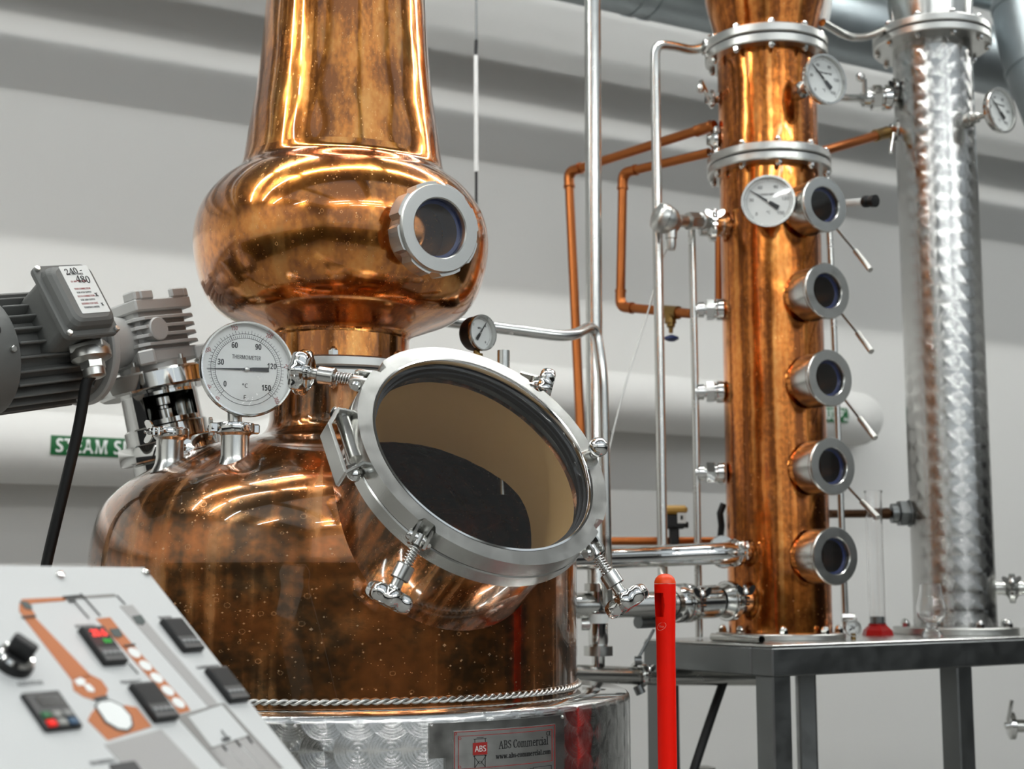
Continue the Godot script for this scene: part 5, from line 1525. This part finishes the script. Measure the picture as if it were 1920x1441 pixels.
# ------------------------------------------------------------------ the control panel close to the camera
func control_panel() -> void:
	var K := P(271, 1062, 1.5)
	var u := Vector3(0.5, 0, -0.866)
	var v := Vector3(0.6435, -0.669, 0.3715)
	u = u.normalized()
	v = (v - u * v.dot(u)).normalized()
	var n := v.cross(u).normalized()
	if n.z < 0: n = -n
	var xf := Transform3D(Basis(u, -v, n), K)           # x to the far end, y up the slope, z out; the origin is the top far corner
	var inv := xf.affine_inverse()
	var t := thing("control_panel", "sloping white control panel with printed still diagram and black controllers", "control panel", base(Vector3(K.x - 0.2, 0, K.z + 0.3)))
	var W_ := 0.62
	var H_ := 0.46
	part(t, "face_plate", Shape.new().box(Vector3(W_, H_, 0.004), xf * base(Vector3(-W_ / 2, -H_ / 2, -0.002)), 0.001), mats.panel)
	part(t, "cabinet", Shape.new().box(Vector3(W_ - 0.012, H_ - 0.012, 0.11), xf * base(Vector3(-W_ / 2 + 0.003, -H_ / 2 - 0.003, -0.0592)), 0.004), mats.steel)
	part(t, "stand", Shape.new().tube([xf * Vector3(-W_ / 2, -H_ * 0.6, -0.1), (xf * Vector3(-W_ / 2, -H_ * 0.6, -0.1)) * Vector3(1, 0, 1)], 0.04, 20), mats.steel)
	part(t, "stand_foot", Shape.new().lathe([Vector2(0, 0), Vector2(0.2, 0), Vector2(0.2, 0.012), Vector2(0, 0.014)], base((xf * Vector3(-W_ / 2, -H_ * 0.6, -0.1)) * Vector3(1, 0, 1)), 32), mats.steel)
	var q := func(x: float, y: float) -> Vector2:
		var h := inv * hit(x, y, K, n)
		return Vector2(h.x, h.y)
	# everything below is placed by where it lies on the plate
	for e in [[112, 1079], [274, 1074]]:
		var c: Vector2 = q.call(e[0], e[1])
		part(t, "screw", Shape.new().lathe([Vector2(0.005, 0), Vector2(0.005, 0.0015), Vector2(0.0035, 0.0035), Vector2(0, 0.004)], xf * Transform3D(LZ, Vector3(minf(c.x, -0.006), minf(c.y, -0.006), 0)), 14), mats.chrome)
	var poly := func(pts: Array) -> PackedVector2Array:
		var o := PackedVector2Array()
		for p in pts: o.append(q.call(p[0], p[1]))
		return o
	var flat := func(called: String, list: Array, m: Material, z := 0.0004, under := 0.0) -> void:
		for p in list: part(t, called, Shape.new().prism(poly.call(p), under, z, xf), m)
	var orange := mat(Color(0.70, 0.38, 0.13), 0.5)
	var grey_ := mat(Color(0.50, 0.49, 0.475), 0.5)
	var pale := mat(Color(0.62, 0.61, 0.60), 0.5)
	var dark := mat(Color(0.13, 0.14, 0.14), 0.5)
	# printed pot still: pipe, tower, bulb, kettle
	flat.call("printed_pot", [
		[[40, 1123], [128, 1119], [122, 1126], [60, 1131], [52, 1138], [40, 1136]],
		[[36, 1132], [50, 1128], [66, 1152], [46, 1158], [36, 1146]],
		[[44, 1158], [64, 1156], [172, 1268], [134, 1274]],
		[[134, 1272], [168, 1264], [190, 1275], [202, 1292], [198, 1306], [176, 1312], [156, 1306], [138, 1294]],
		[[170, 1338], [178, 1328], [236, 1322], [256, 1326], [284, 1362], [202, 1388], [164, 1350]]], orange)
	flat.call("printed_bulb_window", [[[138, 1276], [150, 1270], [160, 1276], [158, 1284], [146, 1286]], [[156, 1284], [166, 1282], [176, 1292], [176, 1298], [164, 1296]]], mats.white, 0.0008, 0.0004)
	flat.call("printed_door_edge", [[[176, 1324], [184, 1314], [206, 1312], [228, 1322], [246, 1342], [250, 1362], [240, 1372], [220, 1370], [196, 1356]]], dark, 0.0008, 0.0004)
	flat.call("printed_door", [[[180, 1325], [186, 1317], [206, 1315], [226, 1324], [243, 1343], [246, 1360], [238, 1368], [221, 1366], [199, 1353]]], mats.white, 0.0011, 0.0008)
	flat.call("printed_tank", [[[196, 1396], [302, 1367], [372, 1441], [382, 1452], [246, 1452]]], pale)
	# printed copper column with five windows
	flat.call("printed_column", [[[180, 1160], [206, 1157], [228, 1184], [264, 1226], [347, 1317], [357, 1332], [336, 1338], [322, 1317], [240, 1226]]], orange)
	for e in [[251, 1224], [272, 1248], [293, 1271], [314, 1295], [334, 1318]]:
		var c: Vector2 = q.call(e[0], e[1])
		part(t, "printed_column_window", Shape.new().lathe([Vector2(0.0066, 0.0004), Vector2(0.0066, 0.0009), Vector2(0, 0.0009)], xf * Transform3D(LZ, Vector3(c.x, c.y, 0)), 24), mats.white)
	flat.call("printed_gauge", [[[204, 1180], [222, 1178], [230, 1192], [222, 1196], [212, 1194]], [[247, 1156], [264, 1153], [272, 1166], [268, 1172], [256, 1170]], [[36, 1128], [50, 1128], [60, 1138], [58, 1144], [46, 1141]]], mat(Color(0.20, 0.25, 0.24), 0.5), 0.0009, 0.0004)
	# printed steel column, frame and tanks
	flat.call("printed_condenser", [[[224, 1136], [248, 1134], [320, 1218], [408, 1318], [390, 1324]]], pale)
	flat.call("printed_frame", [
		[[330, 1342], [414, 1318], [420, 1319], [352, 1342], [424, 1435], [416, 1438]],
		[[414, 1318], [421, 1319], [532, 1441], [522, 1441]],
		[[120, 1119], [214, 1113], [218, 1118], [122, 1124]],
		[[392, 1402], [472, 1376], [474, 1379], [394, 1405]]], grey_)
	flat.call("printed_tanks", [[[394, 1406], [418, 1398], [462, 1441], [466, 1452], [434, 1452]], [[421, 1397], [442, 1390], [494, 1441], [500, 1452], [472, 1452]], [[445, 1389], [468, 1381], [520, 1436], [530, 1452], [506, 1452]]], pale)
	for e in [[138, 1128, 166, 1160, 0.0011], [156, 1120, 187, 1155, 0.0014], [218, 1117, 234, 1134, 0.0012], [240, 1244, 258, 1264, 0.0011], [414, 1370, 428, 1388, 0.0012], [118, 1121, 150, 1118, 0.003], [128, 1128, 140, 1126, 0.003], [150, 1114, 158, 1123, 0.002], [416, 1398, 424, 1408, 0.002], [440, 1388, 450, 1400, 0.002], [462, 1381, 472, 1394, 0.002], [40, 1158, 66, 1156, 0.002], [176, 1312, 200, 1307, 0.003], [232, 1212, 252, 1209, 0.002], [416, 1388, 430, 1384, 0.003]]:
		var a: Vector2 = q.call(e[0], e[1])
		var b: Vector2 = q.call(e[2], e[3])
		part(t, "printed_line", Shape.new().box(Vector3((b - a).length(), e[4], 0.0006), xf * Transform3D(Basis(Vector3.BACK, (b - a).angle()), Vector3((a.x + b.x) / 2, (a.y + b.y) / 2, 0.0012))), dark)
	# temperature controllers, each lying square to the plate
	var k := 0
	for e in [[144, 1182, 186, 1178, 203, 1249], [297, 1166, 333, 1162, 352, 1224], [238, 1288, 280, 1281, 300, 1355], [381, 1258, 416, 1253, 437, 1319]]:
		var tl: Vector2 = q.call(e[0], e[1])
		var tr: Vector2 = q.call(e[2], e[3])
		var bl: Vector2 = q.call(e[4], e[5])
		var w := absf(tr.x - tl.x)
		var h := absf(bl.y - tl.y)
		controller(t, xf * base(Vector3((tl.x + tr.x) / 2, (tl.y + bl.y) / 2, 0)), w, h, k == 0)
		k += 1
	# drive unit with keys
	var d0: Vector2 = q.call(36, 1304)
	var d1: Vector2 = q.call(102, 1293)
	var d2: Vector2 = q.call(94, 1373)
	var dw := absf(d1.x - d0.x)
	var dh := absf(d2.y - d0.y)
	var dx := xf * base(Vector3((d0.x + d1.x) / 2, (d0.y + d2.y) / 2, 0))
	var dr := part(t, "drive_unit", Shape.new().prism(rounded(dw, dh, 0.002, 2), 0, 0.004, dx, 0.001), mats.jet, false, "black keypad with one window and six coloured keys")
	part(dr, "window", Shape.new().prism(rounded(dw * 0.62, dh * 0.26, 0.001, 2), 0.004, 0.0044, dx * base(Vector3(0.002, dh * 0.22, 0))), mat(Color(0.10, 0.085, 0.06), 0.15))
	var tones := [mats.green, mat(Color(0.55, 0.55, 0.53), 0.5), mat(Color(0.5, 0.5, 0.49), 0.5), mats.red, mat(Color(0.55, 0.55, 0.53), 0.5), mat(Color(0.15, 0.30, 0.42), 0.5)]
	for i in 6:
		part(dr, "key", Shape.new().prism(rounded(dw * 0.23, dh * 0.17, 0.0012, 3), 0.004, 0.0058, dx * base(Vector3((i % 3 - 1) * dw * 0.29, -dh * (0.15 + 0.21 * (i / 3)), 0)), 0.0006), tones[i])
	# selector knob
	var kc: Vector2 = q.call(22, 1243)
	var kx := xf * base(Vector3(kc.x, kc.y, 0))
	var kn := part(t, "selector_knob", Shape.new().lathe([Vector2(0.0185, 0), Vector2(0.0185, 0.004), Vector2(0.016, 0.009), Vector2(0.0145, 0.010), Vector2(0, 0.010)], kx * Transform3D(LZ, Vector3.ZERO), 40), mats.black, false, "round black selector knob")
	part(kn, "skirt_ring", Shape.new().lathe([Vector2(0.0165, 0.0085), Vector2(0.0145, 0.0115), Vector2(0.011, 0.0118)], kx * Transform3D(LZ, Vector3.ZERO), 40), mats.chrome)
	part(kn, "grip", Shape.new().prism(rounded(0.009, 0.023, 0.003, 3), 0.010, 0.026, kx * Transform3D(Basis(Vector3.BACK, 0.6), Vector3.ZERO), 0.0012), mats.rubber)
	# small captions printed over the controls
	var cap := Shape.new()
	for e in [["STRIPPER", 160, 1174], ["WATER", 310, 1158], ["PRODUCT", 246, 1278], ["CONDENSER", 390, 1250], ["AGITATOR", 56, 1281], ["WARNING", 192, 1428]]:
		var c: Vector2 = q.call(e[1], e[2])
		cap.text(e[0], 0.0042, xf * base(Vector3(c.x, c.y, 0.0004)))
	part(t, "captions", cap, mat(Color(0.45, 0.45, 0.45), 0.5))
	var wl: Vector2 = q.call(232, 1437)
	part(t, "warning_sign", Shape.new().prism(rounded(0.03, 0.02, 0.002, 2), 0, 0.001, xf * base(Vector3(wl.x, wl.y - 0.006, 0))), mats.black)

func controller(t: Node3D, xf: Transform3D, w: float, h: float, lit: bool) -> void:
	var c := part(t, "temperature_controller", Shape.new().prism(rounded(w, h, 0.0018, 3), 0, 0.0065, xf, 0.0012), mats.jet, false, "controller with red digits lit" if lit else "")
	part(c, "display", Shape.new().prism(rounded(w * 0.86, h * 0.52, 0.001, 2), 0.0065, 0.0068, xf * base(Vector3(0, h * 0.16, 0))), mats.screen)
	if lit:
		var red := mat(Color(0.8, 0.1, 0.05), 0.4)
		red.emission_enabled = true
		red.emission = Color(1.0, 0.16, 0.08)
		red.emission_energy_multiplier = 0.9
		part(c, "display_digits", Shape.new().text("20.6", h * 0.18, xf * base(Vector3(0, h * 0.27, 0.0072)), "Droid Sans", 0.0004, 0.8, true), red)
		var gr := mat(Color(0.05, 0.5, 0.1), 0.4)
		gr.emission_enabled = true
		gr.emission = Color(0.1, 0.8, 0.2)
		gr.emission_energy_multiplier = 0.5
		part(c, "display_setpoint", Shape.new().text("78.0", h * 0.09, xf * base(Vector3(w * 0.12, h * 0.04, 0.0072)), "Droid Sans", 0.0004, 0.8, true), gr)
		var l := OmniLight3D.new()
		l.name = "display_glow"
		l.light_energy = 0.00012
		l.light_color = Color(1.0, 0.16, 0.08)
		l.light_size = 0.01
		l.shadow_enabled = true
		add_child(l)
		l.global_position = xf * Vector3(0, h * 0.27, 0.012)
	for i in 4:
		part(c, "key", Shape.new().prism(rounded(w * 0.15, h * 0.07, 0.0007, 2), 0.0065, 0.0076, xf * base(Vector3((i - 1.5) * w * 0.21, -h * 0.27, 0)), 0.0003), mat(Color(0.55, 0.56, 0.56), 0.4))
